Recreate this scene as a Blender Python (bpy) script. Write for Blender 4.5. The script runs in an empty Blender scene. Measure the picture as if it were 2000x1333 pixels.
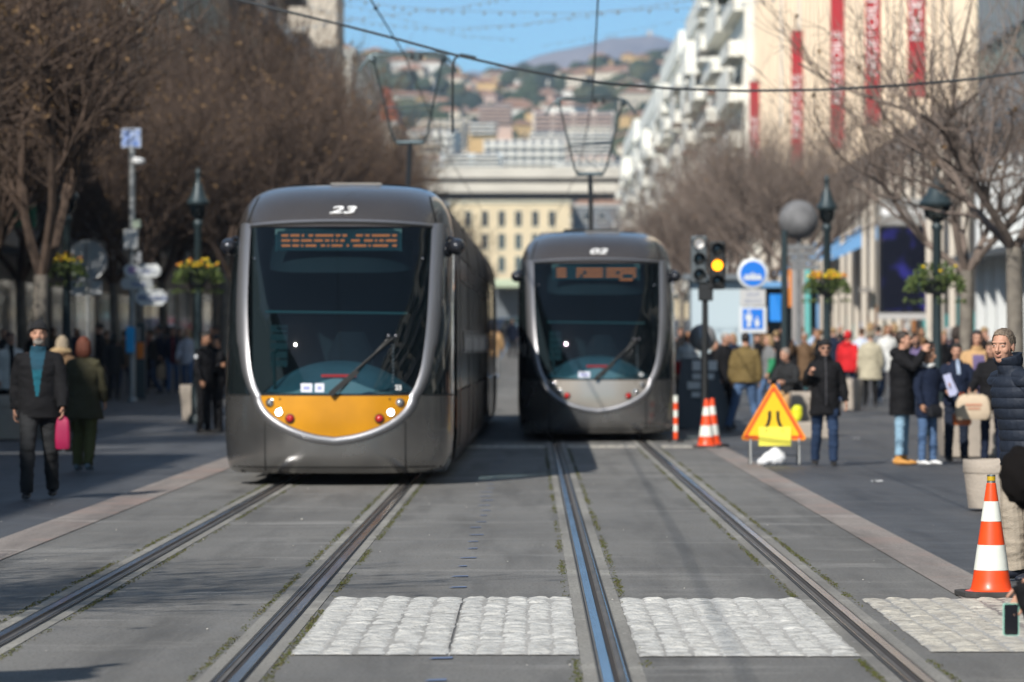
import bpy, math, random
from mathutils import Vector, Matrix, noise, Quaternion
C = bpy.context.scene.collection
R = math.radians
F, HX, HY, CH = 7778.0, 1038.0, 678.0, 1.58      # focal length in photo pixels, vanishing point, camera height

def g(Y):                                        # street level: flat, then a gentle rise
    if Y < 62: return 0.0
    if Y < 78: return .01*(Y-62)**2/32
    return .08 + .01*(Y-78)

def X(px, Y): return (px-HX)*Y/F
def Z(py, Y): return CH+(HY-py)*Y/F

# ------------------------------------------------------------------ materials
MATS = {}
def srgb(c):
    return tuple((x/12.92 if x <= .04045 else ((x+.055)/1.055)**2.4) for x in c)
def mat(name, col, rough=.6, metal=0., var=0., scale=8., bump=0., bscale=60., coat=0., emit=None, estr=1., spec=.5,
        col2=None, trans=0., sheen=0., stretch=None):
    if name in MATS: return MATS[name]
    m = bpy.data.materials.new(name); m.use_nodes = True
    nt = m.node_tree; N = nt.nodes; L = nt.links; b = N['Principled BSDF']
    b.inputs['Base Color'].default_value = (*col, 1); b.inputs['Roughness'].default_value = rough
    b.inputs['Metallic'].default_value = metal; b.inputs['Coat Weight'].default_value = coat
    b.inputs['Coat Roughness'].default_value = .04
    b.inputs['Specular IOR Level'].default_value = spec
    if sheen: b.inputs['Sheen Weight'].default_value = sheen
    if trans: b.inputs['Transmission Weight'].default_value = trans
    if emit:
        b.inputs['Emission Color'].default_value = (*emit, 1); b.inputs['Emission Strength'].default_value = estr
    if var or bump:
        tc = N.new('ShaderNodeTexCoord'); mp = N.new('ShaderNodeMapping'); L.new(tc.outputs['Object'], mp.inputs[0])
        if stretch: mp.inputs['Scale'].default_value = stretch
    if var:
        n = N.new('ShaderNodeTexNoise'); n.inputs['Scale'].default_value = scale; n.inputs['Detail'].default_value = 6
        L.new(mp.outputs[0], n.inputs['Vector'])
        mx = N.new('ShaderNodeMix'); mx.data_type = 'RGBA'
        c2 = col2 or tuple(min(1, c*(1+var)) for c in col); c1 = col if col2 else tuple(c*(1-var) for c in col)
        mx.inputs['A'].default_value = (*c1, 1); mx.inputs['B'].default_value = (*c2, 1)
        mr = N.new('ShaderNodeMapRange'); mr.inputs[1].default_value = .3; mr.inputs[2].default_value = .7
        L.new(n.outputs['Fac'], mr.inputs[0]); L.new(mr.outputs[0], mx.inputs['Factor']); L.new(mx.outputs['Result'], b.inputs['Base Color'])
        r2 = N.new('ShaderNodeMapRange'); r2.inputs[3].default_value = max(.02, rough*.85); r2.inputs[4].default_value = min(1, rough*1.15)
        L.new(n.outputs['Fac'], r2.inputs[0]); L.new(r2.outputs[0], b.inputs['Roughness'])
    if bump:
        n2 = N.new('ShaderNodeTexNoise'); n2.inputs['Scale'].default_value = bscale; n2.inputs['Detail'].default_value = 4
        L.new(mp.outputs[0], n2.inputs['Vector'])
        bp = N.new('ShaderNodeBump'); bp.inputs['Strength'].default_value = bump; bp.inputs['Distance'].default_value = .02
        L.new(n2.outputs['Fac'], bp.inputs['Height']); L.new(bp.outputs[0], b.inputs['Normal'])
    MATS[name] = m; return m

def glass(name, tint, op=.35, rough=.02):
    """tinted pane: partly see-through, mirror at grazing angles"""
    if name in MATS: return MATS[name]
    m = bpy.data.materials.new(name); m.use_nodes = True
    nt = m.node_tree; N = nt.nodes; L = nt.links; N.clear()
    o = N.new('ShaderNodeOutputMaterial'); t = N.new('ShaderNodeBsdfTransparent'); t.inputs[0].default_value = (*tint, 1)
    d = N.new('ShaderNodeBsdfPrincipled'); d.inputs['Base Color'].default_value = (.006, .011, .014, 1); d.inputs['Roughness'].default_value = rough
    mx = N.new('ShaderNodeMixShader'); mx.inputs[0].default_value = op
    L.new(t.outputs[0], mx.inputs[1]); L.new(d.outputs[0], mx.inputs[2])
    gl = N.new('ShaderNodeBsdfGlossy'); gl.inputs['Roughness'].default_value = rough
    fr = N.new('ShaderNodeFresnel'); fr.inputs[0].default_value = 1.45
    mx2 = N.new('ShaderNodeMixShader'); L.new(fr.outputs[0], mx2.inputs[0]); L.new(mx.outputs[0], mx2.inputs[1]); L.new(gl.outputs[0], mx2.inputs[2])
    L.new(mx2.outputs[0], o.inputs[0]); MATS[name] = m; return m

def rgb(r, gg, b): return srgb((r/255, gg/255, b/255))

# ------------------------------------------------------------------ mesh collecting
class MB:
    def __init__(s): s.v = []; s.f = []; s.m = []
    def add(s, vs, fs, mi=0):
        o = len(s.v); s.v.extend([tuple(v) for v in vs])
        for f in fs: s.f.append([i+o for i in f]); s.m.append(mi)
        return s
    def box(s, x0, x1, y0, y1, z0, z1, mi=0):
        vs = [(x, y, z) for z in (z0, z1) for y in (y0, y1) for x in (x0, x1)]
        return s.add(vs, [(0,2,3,1), (4,5,7,6), (0,1,5,4), (2,6,7,3), (0,4,6,2), (1,3,7,5)], mi)
    def obox(s, c, ax, ay, az, hx, hy, hz, mi=0):
        c = Vector(c); ax = Vector(ax).normalized()*hx; ay = Vector(ay).normalized()*hy; az = Vector(az).normalized()*hz
        vs = [c+ax*i+ay*j+az*k for k in (-1, 1) for j in (-1, 1) for i in (-1, 1)]
        return s.add(vs, [(0,2,3,1), (4,5,7,6), (0,1,5,4), (2,6,7,3), (0,4,6,2), (1,3,7,5)], mi)
    def tube(s, pts, rad, n=8, mi=0, ref=None, caps=True, dome=False):
        pts = [Vector(p) for p in pts]; k = len(pts)
        if not hasattr(rad, '__len__'): rad = [rad]*k
        vs = []; fs = []; pu = None
        P = []
        for i, p in enumerate(pts):
            t = (pts[min(i+1, k-1)]-pts[max(i-1, 0)])
            if t.length < 1e-9: t = Vector((0, 0, 1))
            t.normalize()
            if ref is not None:
                r = Vector(ref); u = r-t*r.dot(t)
                if u.length < 1e-3: u = t.orthogonal()
            elif pu is None: u = t.orthogonal()
            else: u = pu-t*pu.dot(t)
            u.normalize(); pu = u; w = t.cross(u)
            rr = rad[i]; rx, ry = rr if hasattr(rr, '__len__') else (rr, rr)
            P.append((p, t, u, w, rx, ry))
        if dome:
            p, t, u, w, rx, ry = P[0]; q = min(rx, ry)
            P = [(p-t*q*.9, t, u, w, rx*.35, ry*.35), (p-t*q*.55, t, u, w, rx*.8, ry*.8)]+P
            p, t, u, w, rx, ry = P[-1]; q = min(rx, ry)
            P += [(p+t*q*.55, t, u, w, rx*.8, ry*.8), (p+t*q*.9, t, u, w, rx*.35, ry*.35)]
        for (p, t, u, w, rx, ry) in P:
            for j in range(n):
                a = 2*math.pi*j/n; vs.append(p+u*math.cos(a)*rx+w*math.sin(a)*ry)
        k = len(P)
        for i in range(k-1):
            for j in range(n): fs.append((i*n+j, i*n+(j+1) % n, (i+1)*n+(j+1) % n, (i+1)*n+j))
        if caps: fs.append(tuple(range(n-1, -1, -1))); fs.append(tuple((k-1)*n+j for j in range(n)))
        return s.add(vs, fs, mi)
    def lathe(s, prof, n=24, c=(0, 0, 0), mi=0, ax='z'):
        vs = []; fs = []; k = len(prof)
        for (r, z) in prof:
            for j in range(n):
                a = 2*math.pi*j/n; p = (r*math.cos(a), r*math.sin(a), z)
                if ax == 'y': p = (p[0], p[2], p[1])
                if ax == 'x': p = (p[2], p[0], p[1])
                vs.append((p[0]+c[0], p[1]+c[1], p[2]+c[2]))
        for i in range(k-1):
            for j in range(n): fs.append((i*n+j, i*n+(j+1) % n, (i+1)*n+(j+1) % n, (i+1)*n+j))
        fs.append(tuple(range(n-1, -1, -1))); fs.append(tuple((k-1)*n+j for j in range(n)))
        return s.add(vs, fs, mi)
    def ell(s, c, r, nu=14, nv=10, mi=0, rot=None):
        vs = []; fs = []
        for i in range(nv+1):
            ph = math.pi*i/nv
            for j in range(nu):
                a = 2*math.pi*j/nu
                p = Vector((r[0]*math.sin(ph)*math.cos(a), r[1]*math.sin(ph)*math.sin(a), r[2]*math.cos(ph)))
                if rot: p = rot @ p
                vs.append(p+Vector(c))
        for i in range(nv):
            for j in range(nu): fs.append((i*nu+j, (i+1)*nu+j, (i+1)*nu+(j+1) % nu, i*nu+(j+1) % nu))
        return s.add(vs, fs, mi)
    def prism(s, poly, y0, y1, mi=0, plane='xz'):
        k = len(poly)
        if plane == 'xz': vs = [(a, y0, b) for a, b in poly]+[(a, y1, b) for a, b in poly]
        elif plane == 'yz': vs = [(y0, a, b) for a, b in poly]+[(y1, a, b) for a, b in poly]
        else: vs = [(a, b, y0) for a, b in poly]+[(a, b, y1) for a, b in poly]
        fs = [tuple(range(k)), tuple(range(2*k-1, k-1, -1))]+[(i, k+i, k+(i+1) % k, (i+1) % k) for i in range(k)]
        return s.add(vs, fs, mi)
    def grid(s, fn, nu, nv, mi=0, flip=False):
        vs = [fn(i/nu, j/nv) for j in range(nv+1) for i in range(nu+1)]; w = nu+1; fs = []
        for j in range(nv):
            for i in range(nu):
                q = (j*w+i, j*w+i+1, (j+1)*w+i+1, (j+1)*w+i); fs.append(q[::-1] if flip else q)
        return s.add(vs, fs, mi)
    def mesh(s, name, mats, smooth=None):
        me = bpy.data.meshes.new(name); me.from_pydata(s.v, [], s.f)
        for m in (mats if isinstance(mats, (list, tuple)) else [mats]): me.materials.append(m)
        if any(s.m): me.polygons.foreach_set('material_index', s.m)
        me.validate(); 
        if smooth is not None:
            me.polygons.foreach_set('use_smooth', [True]*len(me.polygons))
            if smooth < 180: me.set_sharp_from_angle(angle=R(smooth))
        me.update(); return me
    def build(s, name, mats, parent=None, smooth=None, bevel=0, **kw):
        o = bpy.data.objects.new(name, s.mesh(name, mats, smooth)); C.objects.link(o)
        if parent: o.parent = parent
        if bevel:
            b = o.modifiers.new('Bevel', 'BEVEL'); b.width = bevel; b.segments = 2; b.limit_method = 'ANGLE'; b.angle_limit = R(40)
        if kw: tag(o, **kw)
        return o

def tag(o, label=None, cat=None, group=None, kind=None):
    if label: o['label'] = label
    if cat: o['category'] = cat
    if group: o['group'] = group
    if kind: o['kind'] = kind
    return o
def empty(name, loc=(0, 0, 0), rz=0, **kw):
    o = bpy.data.objects.new(name, None); C.objects.link(o); o.location = loc; o.rotation_euler = (0, 0, rz)
    o.empty_display_size = .2; tag(o, **kw); return o
def copy_tree(o, parent=None):
    c = o.copy(); C.objects.link(c); c.parent = parent
    for ch in list(o.children): copy_tree(ch, c)
    return c
def inst(name, me, parent=None, loc=(0, 0, 0), rz=0, **kw):
    o = bpy.data.objects.new(name, me); C.objects.link(o); o.parent = parent; o.location = loc; o.rotation_euler = (0, 0, rz)
    if kw: tag(o, **kw)
    return o
def text(name, s, size, m, parent=None, loc=(0, 0, 0), rot=(R(90), 0, 0), ext=.004, bold=0., shear=0., sx=1.):
    cu = bpy.data.curves.new(name, 'FONT'); cu.body = s; cu.size = size; cu.extrude = ext; cu.offset = bold; cu.shear = shear
    cu.align_x = 'CENTER'; cu.align_y = 'CENTER'
    t = bpy.data.objects.new('tmp', cu); C.objects.link(t)
    dg = bpy.context.evaluated_depsgraph_get(); me = bpy.data.meshes.new_from_object(t.evaluated_get(dg))
    bpy.data.objects.remove(t); me.name = name; me.materials.clear(); me.materials.append(m)
    o = bpy.data.objects.new(name, me); C.objects.link(o); o.parent = parent; o.location = loc; o.rotation_euler = rot; o.scale = (sx, 1, 1)
    return o

# ------------------------------------------------------------------ render, camera, light
sc = bpy.context.scene
sc.view_settings.view_transform = 'Standard'; sc.view_settings.look = 'None'; sc.view_settings.exposure = .45
cam = bpy.data.cameras.new('camera'); co = bpy.data.objects.new('camera', cam); C.objects.link(co); sc.camera = co
co.location = (0, 0, CH); co.rotation_euler = (R(90), 0, 0)
cam.sensor_width = 36; cam.lens = 140; cam.shift_x = -(HX-1000)/2000; cam.shift_y = (HY-666.5)/2000
cam.clip_start = .5; cam.clip_end = 30000
cam.dof.use_dof = True; cam.dof.focus_distance = 26.0; cam.dof.aperture_fstop = 2.9; cam.dof.aperture_blades = 9
SD = Vector((.58, 1.20, -1.0)).normalized()      # the way the light travels
el = math.asin(-SD.z)
sun = bpy.data.lights.new('sun', 'SUN'); sun.energy = 4.2; sun.angle = R(.53); sun.color = (1, .95, .87)
so = bpy.data.objects.new('sun', sun); C.objects.link(so); so.rotation_euler = SD.to_track_quat('-Z', 'Y').to_euler()
w = bpy.data.worlds.new('World'); sc.world = w; w.use_nodes = True
sky = w.node_tree.nodes.new('ShaderNodeTexSky'); sky.sky_type = 'NISHITA'; sky.sun_disc = False
sky.sun_elevation = el
sky.sun_rotation = math.atan2(-SD.x, -SD.y)
sky.air_density = 1.0; sky.dust_density = .1; sky.ozone_density = 4.0; sky.altitude = 0
bg = w.node_tree.nodes['Background']; bg.inputs[1].default_value = .10
tint = w.node_tree.nodes.new('ShaderNodeMix'); tint.data_type = 'RGBA'; tint.blend_type = 'MULTIPLY'; tint.inputs['Factor'].default_value = 1
wt = w.node_tree; wc = wt.nodes.new('ShaderNodeTexCoord'); ws_ = wt.nodes.new('ShaderNodeSeparateXYZ'); wr = wt.nodes.new('ShaderNodeValToRGB')
wt.links.new(wc.outputs['Generated'], ws_.inputs[0]); wt.links.new(ws_.outputs['Z'], wr.inputs[0]); wt.links.new(wr.outputs[0], tint.inputs['B'])
wr.color_ramp.elements[0].position = .10; wr.color_ramp.elements[0].color = (.45, .93, 1.20, 1); wr.color_ramp.elements[1].position = .38; wr.color_ramp.elements[1].color = (1.25, 1.08, .86, 1)
w.node_tree.links.new(sky.outputs[0], tint.inputs['A']); w.node_tree.links.new(tint.outputs['Result'], bg.inputs[0])
# ------------------------------------------------------------------ ground
def road_mat(name, c1, c2, rough=.75, slab=0, crack=True, streak=1.0, warm=None):
    m = bpy.data.materials.new(name); m.use_nodes = True; nt = m.node_tree; N = nt.nodes; L = nt.links; b = N['Principled BSDF']
    tc = N.new('ShaderNodeTexCoord')
    def nz(scale, det, st=(1, 1, 1), rgh=.6):
        mp = N.new('ShaderNodeMapping'); mp.inputs['Scale'].default_value = st; L.new(tc.outputs['Object'], mp.inputs[0])
        n = N.new('ShaderNodeTexNoise'); n.inputs['Scale'].default_value = scale; n.inputs['Detail'].default_value = det
        n.inputs['Roughness'].default_value = rgh; L.new(mp.outputs[0], n.inputs['Vector']); return n.outputs['Fac']
    def mix(a, bb, f, lo, hi):
        mr = N.new('ShaderNodeMapRange'); mr.inputs[1].default_value = lo; mr.inputs[2].default_value = hi; L.new(f, mr.inputs[0])
        mx = N.new('ShaderNodeMix'); mx.data_type = 'RGBA'; L.new(mr.outputs[0], mx.inputs['Factor'])
        for k, q in (('A', a), ('B', bb)):
            if isinstance(q, tuple): mx.inputs[k].default_value = (*q, 1)
            else: L.new(q, mx.inputs[k])
        return mx.outputs['Result']
    c = mix(c1, c2, nz(.35*streak, 8, (1, .35, 1), .65), .35, .65)
    c = mix(c, tuple(x*.62 for x in c1), nz(1.3, 6, (1.6, .12, 1)), .48, .72)       # darker wheel streaks
    c = mix(c, tuple(min(1, x*1.55) for x in c2), nz(.8, 8, (.45, 1.1, 1), .7), .54, .74)     # pale worn dust
    c = mix(c, tuple(x*.45 for x in c1), nz(48, 4), .50, .70)                        # aggregate
    c = mix(c, tuple(min(1, x*2.3) for x in c2), nz(38, 2), .70, .76)                # bright chips
    if warm: c = mix(c, warm, nz(.6, 5), .5, .75)
    L.new(c, b.inputs['Base Color'])
    mr = N.new('ShaderNodeMapRange'); L.new(nz(2, 5), mr.inputs[0]); mr.inputs[3].default_value = rough-.15; mr.inputs[4].default_value = rough+.15
    L.new(mr.outputs[0], b.inputs['Roughness'])
    bp = N.new('ShaderNodeBump'); bp.inputs['Strength'].default_value = .5; bp.inputs['Distance'].default_value = .006
    L.new(nz(70, 4), bp.inputs['Height']); L.new(bp.outputs[0], b.inputs['Normal'])
    return m
YS = [-30, 0, 8, 14, 20, 30, 45, 62]+[62+i*2 for i in range(1, 9)]+[90, 120, 180, 300, 450, 700, 900]
def strip(name, x0, x1, zo, m, ys=YS, **kw):
    b = MB(); 
    for i in range(len(ys)-1):
        a, c = ys[i], ys[i+1]
        b.add([(x0, a, g(a)+zo), (x1, a, g(a)+zo), (x1, c, g(c)+zo), (x0, c, g(c)+zo)], [(0, 1, 2, 3)])
    return b.build(name, m, **kw)
M_bed = road_mat('track_concrete', (.140, .136, .129), (.205, .200, .190))
M_pav = road_mat('slate_pavers', (.064, .067, .074), (.102, .104, .110), .6)
M_kerb = road_mat('kerb_stone', (.23, .20, .185), (.32, .285, .26), warm=(.30, .215, .185))
M_light = road_mat('pale_pavers', (.19, .185, .175), (.27, .26, .24))
strip("ground", -1500, 1500, -.012, M_pav, kind='structure')
strip('pavement', -16, -4.34, -.006, M_pav, kind='structure')
strip('pavement', 3.06, 18, -.006, M_pav, kind='structure')
strip('track_bed', -4.35, 3.07, -.002, M_bed, kind='structure')
strip('kerb', -4.37, -3.93, .004, M_kerb, kind='structure')
strip('kerb', 2.70, 3.05, .004, M_kerb, kind='structure')
for y, dy, side in ((96.5, .5, -1), (79, .35, -1), (71, .3, -1), (84.5, .3, -1), (62.5, .25, 1), (72, .35, 1), (80, .4, 1), (57, .15, 1), (89, .5, 1)):
    a, c = (-14, -4.4) if side < 0 else (3.1, 15)
    b = MB(); b.add([(a, y, g(y)), (c, y, g(y)), (c, y+dy, g(y+dy)), (a, y+dy, g(y+dy))], [(0, 1, 2, 3)]); b.build('paving_band', M_light, kind='structure')
# slab joints and cracks across the concrete
M_joint = mat('joint', (.03, .028, .025), .9)
rnd = random.Random(5)
b = MB()
for y in (17.2, 28.4, 31.5, 37.5, 43.8, 51, 58):
    for (xa, xb) in ((-3.9, -3.1), (-2.75, -1.6), (-1.2, .18), (.56, 1.66), (2.05, 2.68)):
        if rnd.random() < .45: continue
        x = xa; yy = y+rnd.uniform(-.03, .03)
        while x < xb:
            x2 = min(xb, x+rnd.uniform(.06, .16)); y2 = yy+rnd.uniform(-.03, .03); t = .004+rnd.random()*.01
            b.add([(x, yy, .0035), (x2, y2, .0035), (x2, y2+t, .0035), (x, yy+t, .0035)], [(0, 1, 2, 3)]); x, yy = x2, y2
b.build('slab_cracks', M_joint, kind='structure')
# blue survey dashes
b = MB()
M_blue = mat('survey_paint', (.13, .18, .30), .8)
for i in range(34):
    y = 17.6+i*1.22+rnd.uniform(-.1, .1); x = -.47+rnd.uniform(-.03, .03); w_ = rnd.uniform(.03, .07)
    if 20.2 < y < 25.2: continue
    b.add([(x-w_, y, .0045), (x+w_, y+.03, .0045), (x+w_, y+.15, .0045), (x-w_*.6, y+.10, .0045)], [(0, 1, 2, 3)])
b.build('survey_marks', M_blue, kind='structure')
# rails
M_steel = mat('rail_steel', (.42, .43, .45), .22, 1., var=.2, scale=3, stretch=(1, .2, 1))
M_rust = mat('rail_groove', (.035, .028, .024), .8, 0, var=.3, scale=20)
M_mort = road_mat('rail_mortar', (.21, .20, .185), (.32, .31, .28))
M_lip_ = mat('rail_lip', (.13, .115, .10), .55, .3, var=.35, scale=14, stretch=(1, .15, 1))
def rail(xc, side):                                # side: +1 when the groove lies to the right of the head
    r = empty('rail', (0, 0, 0)); s = side
    tag(r, kind='structure')
    def ext(name, x0, x1, z0, z1, m):
        b = MB(); xa, xb = sorted((xc+s*x0, xc+s*x1))
        for i in range(1, len(YS)-1):
            a, c = YS[i], YS[i+1]
            if a >= 450: break
            vs = [(xa, a, g(a)+z0), (xa+.004, a, g(a)+z1), (xb-.004, a, g(a)+z1), (xb, a, g(a)+z0),
                  (xa, c, g(c)+z0), (xa+.004, c, g(c)+z1), (xb-.004, c, g(c)+z1), (xb, c, g(c)+z0)]
            b.add(vs, [(0, 4, 5, 1), (1, 5, 6, 2), (2, 6, 7, 3)])
        return b.build(name, m, r, smooth=30)
    ext('rail_head', -.030, .026, -.02, .010, M_steel)
    ext('guard_edge', .082, .096, -.02, .008, M_steel)
    ext('guard_lip', .052, .0815, -.02, .006, M_lip_)
    b = MB()
    for i in range(1, len(YS)-1):
        a, c = YS[i], YS[i+1]
        if a >= 450: break
        xa, xb = sorted((xc+s*.026, xc+s*.052))
        b.add([(xa, a, g(a)-.0015), (xb, a, g(a)-.0015), (xb, c, g(c)-.0015), (xa, c, g(c)-.0015)], [(0, 1, 2, 3)])
    b.build('rail_groove', M_rust, r)
    ext('rubber_seal', -.046, -.0305, -.02, .001, mat('rubber', (.012, .012, .013), .7))
    ext('rubber_seal', .0965, .112, -.02, .001, mat('rubber', (.012, .012, .013), .7))
    ext('mortar', -.12, -.0465, -.02, .0025, M_mort)
    ext('mortar', .1125, .185, -.02, .0025, M_mort)
    return r
RAILS = [(-2.90, 1), (-1.40, -1), (.365, 1), (1.865, -1)]
for i, (x, s) in enumerate(RAILS): rail(x, s)
# moss along the rails
b = MB(); rnd = random.Random(11)
for (x, s) in RAILS:
    for (off, dens) in ((-.145*s, 1), (.21*s, .75)):
        y = 15.0
        while y < 62:
            y += rnd.expovariate(1)*.0032*(1+y/30)
            dn = noise.noise(Vector((x*3+off*9, y*.55, 0)))+.5*noise.noise(Vector((x*3, y*2.3, 5)))
            if dn < -.12+rnd.uniform(-.25, .5)/dens: continue
            if 20.1 < y < 25.1 and off*s*0 == 0 and x > -1.3 and rnd.random() < .97: continue
            cx = x+off+rnd.gauss(0, .013); hgt = rnd.uniform(.002, .008); wd = rnd.uniform(.003, .009)
            for k in range(2):
                a = rnd.uniform(0, 3.14); dx, dy = math.cos(a)*wd, math.sin(a)*wd*2
                b.add([(cx-dx, y-dy, .002), (cx+dx, y+dy, .002), (cx+dx*.6, y+dy*.6, hgt), (cx-dx*.6, y-dy*.6, hgt)], [(0, 1, 2, 3)], rnd.choice((0, 0, 1)))
b.build('moss', [mat('moss_green', (.085, .10, .022), .95), mat('moss_brown', (.12, .10, .045), .95)], kind='stuff')
# crossing of rounded whitewashed setts
def setts(x0, x1, y0, y1, seed, mt, rag=0):
    rnd = random.Random(seed); b = MB(); cw, cl = .146, .21; nx = max(1, round((x1-x0)/cw)); cw = (x1-x0)/nx
    b.add([(x0, y0, .0035), (x1, y0, .0035), (x1, y1, .0035), (x0, y1, .0035)], [(0, 1, 2, 3)], 1)
    for i in range(nx):
        y = y0-rnd.random()*.06
        while y < y1-.03:
            l = cl*rnd.uniform(.75, 1.25); e = min(l, y1+.03-y)
            if y < y0-.02: yy = y0-.01; e = e-(yy-y)
            else: yy = y
            cx = x0+(i+.5)*cw+rnd.uniform(-.008, .008); h = rnd.uniform(.005, .012); tx, ty = rnd.uniform(-.008, .008), rnd.uniform(-.006, .012)
            hw = cw*.5*rnd.uniform(.93, 1.02); K = 7
            if e > .05:
                vs = []
                for a in range(K+1):
                    for c in range(K+1):
                        u, v = 2*a/K-1, 2*c/K-1
                        q = (1-abs(u)**2.6)*(1-abs(v)**2.6)
                        px = cx+u*hw; py = yy+e*.5+v*e*.5
                        zz = .002+h*q**.7*(1+.9*noise.noise(Vector((px*14, py*34, seed))))+q*(tx*u+ty*v)+.006*q*noise.noise(Vector((px*9, py*11, 3)))
                        vs.append((px+.010*noise.noise(Vector((py*7, i*3.1, 2))), py+.030*(1-u*u), max(.002, zz)))
                b.add(vs, [(a*(K+1)+c, (a+1)*(K+1)+c, (a+1)*(K+1)+c+1, a*(K+1)+c+1) for a in range(K) for c in range(K)])
            y += l
    return b.build('sett_paving', [mt, M_mort2], smooth=60, kind='structure')
M_mort2 = road_mat('sett_mortar', (.36, .35, .33), (.52, .51, .49))
M_sett = mat('whitewashed_setts', (.73, .715, .67), .5, var=.25, scale=6, bump=.9, bscale=28, col2=(.36, .355, .335), stretch=(1, 1.6, 1))
M_sett2 = mat('worn_setts', (.66, .62, .53), .5, var=.2, scale=6, bump=.9, bscale=28, col2=(.30, .275, .24), stretch=(1, 1.6, 1))
setts(-1.235, -.435, 20.4, 25.0, 1, M_sett); setts(-.42, .245, 20.4, 25.0, 2, M_sett)
setts(.55, 1.68, 20.3, 24.9, 3, M_sett); setts(2.07, 3.9, 20.6, 24.9, 4, M_sett2)
setts(.57, 1.66, 62.2, 63.4, 5, M_sett2); setts(2.05, 2.7, 62.2, 63.4, 6, M_sett2); setts(-1.19, .22, 62.2, 63.4, 7, M_sett2)
# specks and litter on the pavement
b = MB(); rnd = random.Random(3)
for i in range(420):
    y = rnd.uniform(17, 90); x = rnd.uniform(-9, 9); r = rnd.uniform(.003, .007)*(1.8 if rnd.random() < .06 else 1)
    b.ell((x, y, g(y)+r*.5), (r, r*1.4, r*.6), 5, 4)
b.build('gravel_specks', mat('chip', (.5, .48, .44), .8), kind='stuff')
for i, (px, py) in enumerate(((1672, 858), (1752, 900), (1713, 942))):
    y = 12289/(py-678); b = MB(); x = X(px, y)
    b.grid(lambda u, v: (x+(u-.5)*.13, y+(v-.5)*.1, .008+.03*abs(noise.noise(Vector((u*4+i, v*4, i))))), 6, 6)
    b.build('litter', mat('paper', (.7, .7, .7), .8), smooth=180, label=['crumpled white paper scrap beyond the warning triangle, farthest from the camera', 'white paper scrap on the dark paving left of the concrete planter', 'flattened pale paper scrap nearest to the orange cone'][i], cat='litter', group='paper scraps on the right pavement')
# ------------------------------------------------------------------ trams
def curve(tab):
    xs = [a for a, _ in tab]; ys = [v for _, v in tab]; n = len(xs)
    d = [(ys[i+1]-ys[i])/(xs[i+1]-xs[i]) for i in range(n-1)]
    m = [d[0]]+[0 if d[i-1]*d[i] <= 0 else 2*d[i-1]*d[i]/(d[i-1]+d[i]) for i in range(1, n-1)]+[d[-1]]
    def f(x):
        if x <= xs[0]: return ys[0]
        if x >= xs[-1]: return ys[-1]
        i = 0
        while x > xs[i+1]: i += 1
        h = xs[i+1]-xs[i]; t = (x-xs[i])/h
        return ((2*t**3-3*t*t+1)*ys[i]+(t**3-2*t*t+t)*h*m[i]+(-2*t**3+3*t*t)*ys[i+1]+(t**3-t*t)*h*m[i+1])
    return f
tw = curve([(.12, 1.22), (.2, 1.275), (.35, 1.305), (.7, 1.325), (2.1, 1.325), (2.6, 1.318), (2.95, 1.285), (3.15, 1.24), (3.3, 1.17), (3.42, 1.06), (3.5, .90), (3.54, .62)])
tf = curve([(.12, .22), (.2, .10), (.35, .03), (.7, 0), (1.0, .02), (1.4, .09), (1.9, .27), (2.4, .58), (2.8, .90), (3.05, 1.12), (3.25, 1.38), (3.4, 1.75), (3.5, 2.3), (3.54, 3.0)])
tD = curve([(.12, 1.05), (1.0, 1.2), (2.0, 1.3), (3.0, 1.4), (3.54, 1.2)])
NE = 2.7
def S(th, z, off=0.):
    def p(th, z):
        w = tw(z); s, c = math.sin(th), math.cos(th)
        return Vector((w*math.copysign(abs(s)**(2/NE), s), tf(z)+tD(z)*(1-abs(c)**(2/NE)), z))
    q = p(th, z)
    if off:
        e = .004; du = p(min(th+e, 1.57), z)-p(max(th-e, -1.57), z); dv = p(th, z+e)-p(th, z-e)
        n = du.cross(dv)
        if n.length > 1e-12: q = q+n.normalized()*off
    return q
def TH(x, z):
    r = min(1, abs(x)/tw(z)); return math.copysign(math.asin(r**(NE/2)), x)
def SX(x, z, off=0.): return S(TH(x, z), z, off)
wa = curve([(1.03, .845), (1.12, .90), (1.4, .98), (2.0, 1.035), (2.5, 1.05), (3.03, 1.06)])      # half-width of the windscreen
def smile(z): 
    t = (1.03-z)/.47
    return .845*max(0, 1-abs(t)**1.9)**.62
def bandw(z): return .145 if z > 1.6 else .10+.03*max(0, (z-1.03)/.57)

M_tgrey = mat('tram_silver_paint', (.27, .265, .26), .27, .85, var=.20, scale=1.6, coat=.3)
M_tbrow = mat('tram_brow_paint', (.17, .148, .135), .26, .75, var=.08, scale=1.5, coat=.35)
M_tband = mat('tram_bright_band', (.26, .26, .275), .42, .7, coat=.5)
M_tside = mat('tram_side_paint', (.055, .052, .050), .45, .2, var=.2, scale=1, spec=.25)
M_tblack = mat('tram_black', (.010, .010, .011), .5)
M_under = mat('tram_underside', (.012, .011, .010), .9, var=.3, scale=5)
M_yel = mat('tram_yellow', (.52, .225, .003), .45, 0, var=.16, scale=2, spec=.3, coat=.1)
M_bei = mat('tram_champagne', (.36, .33, .295), .3, .35, var=.05, scale=2, coat=.4)
M_glass = glass('tram_windscreen', (.42, .60, .66), .16, .02)
M_sglass = mat('tram_side_glass', (.010, .014, .015), .03, 0, coat=1)
M_wglass = mat('saloon_glass', (.010, .013, .014), .20, 0, spec=.35)
M_seam = mat('seam', (.008, .008, .008), .8)
M_chrome = mat('lamp_chrome', (.6, .6, .62), .12, 1)
M_clear = glass('lamp_lens', (.9, .92, .95), .1)
M_red = mat('lamp_red', (.45, .008, .008), .15, 0, coat=1)
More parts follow.
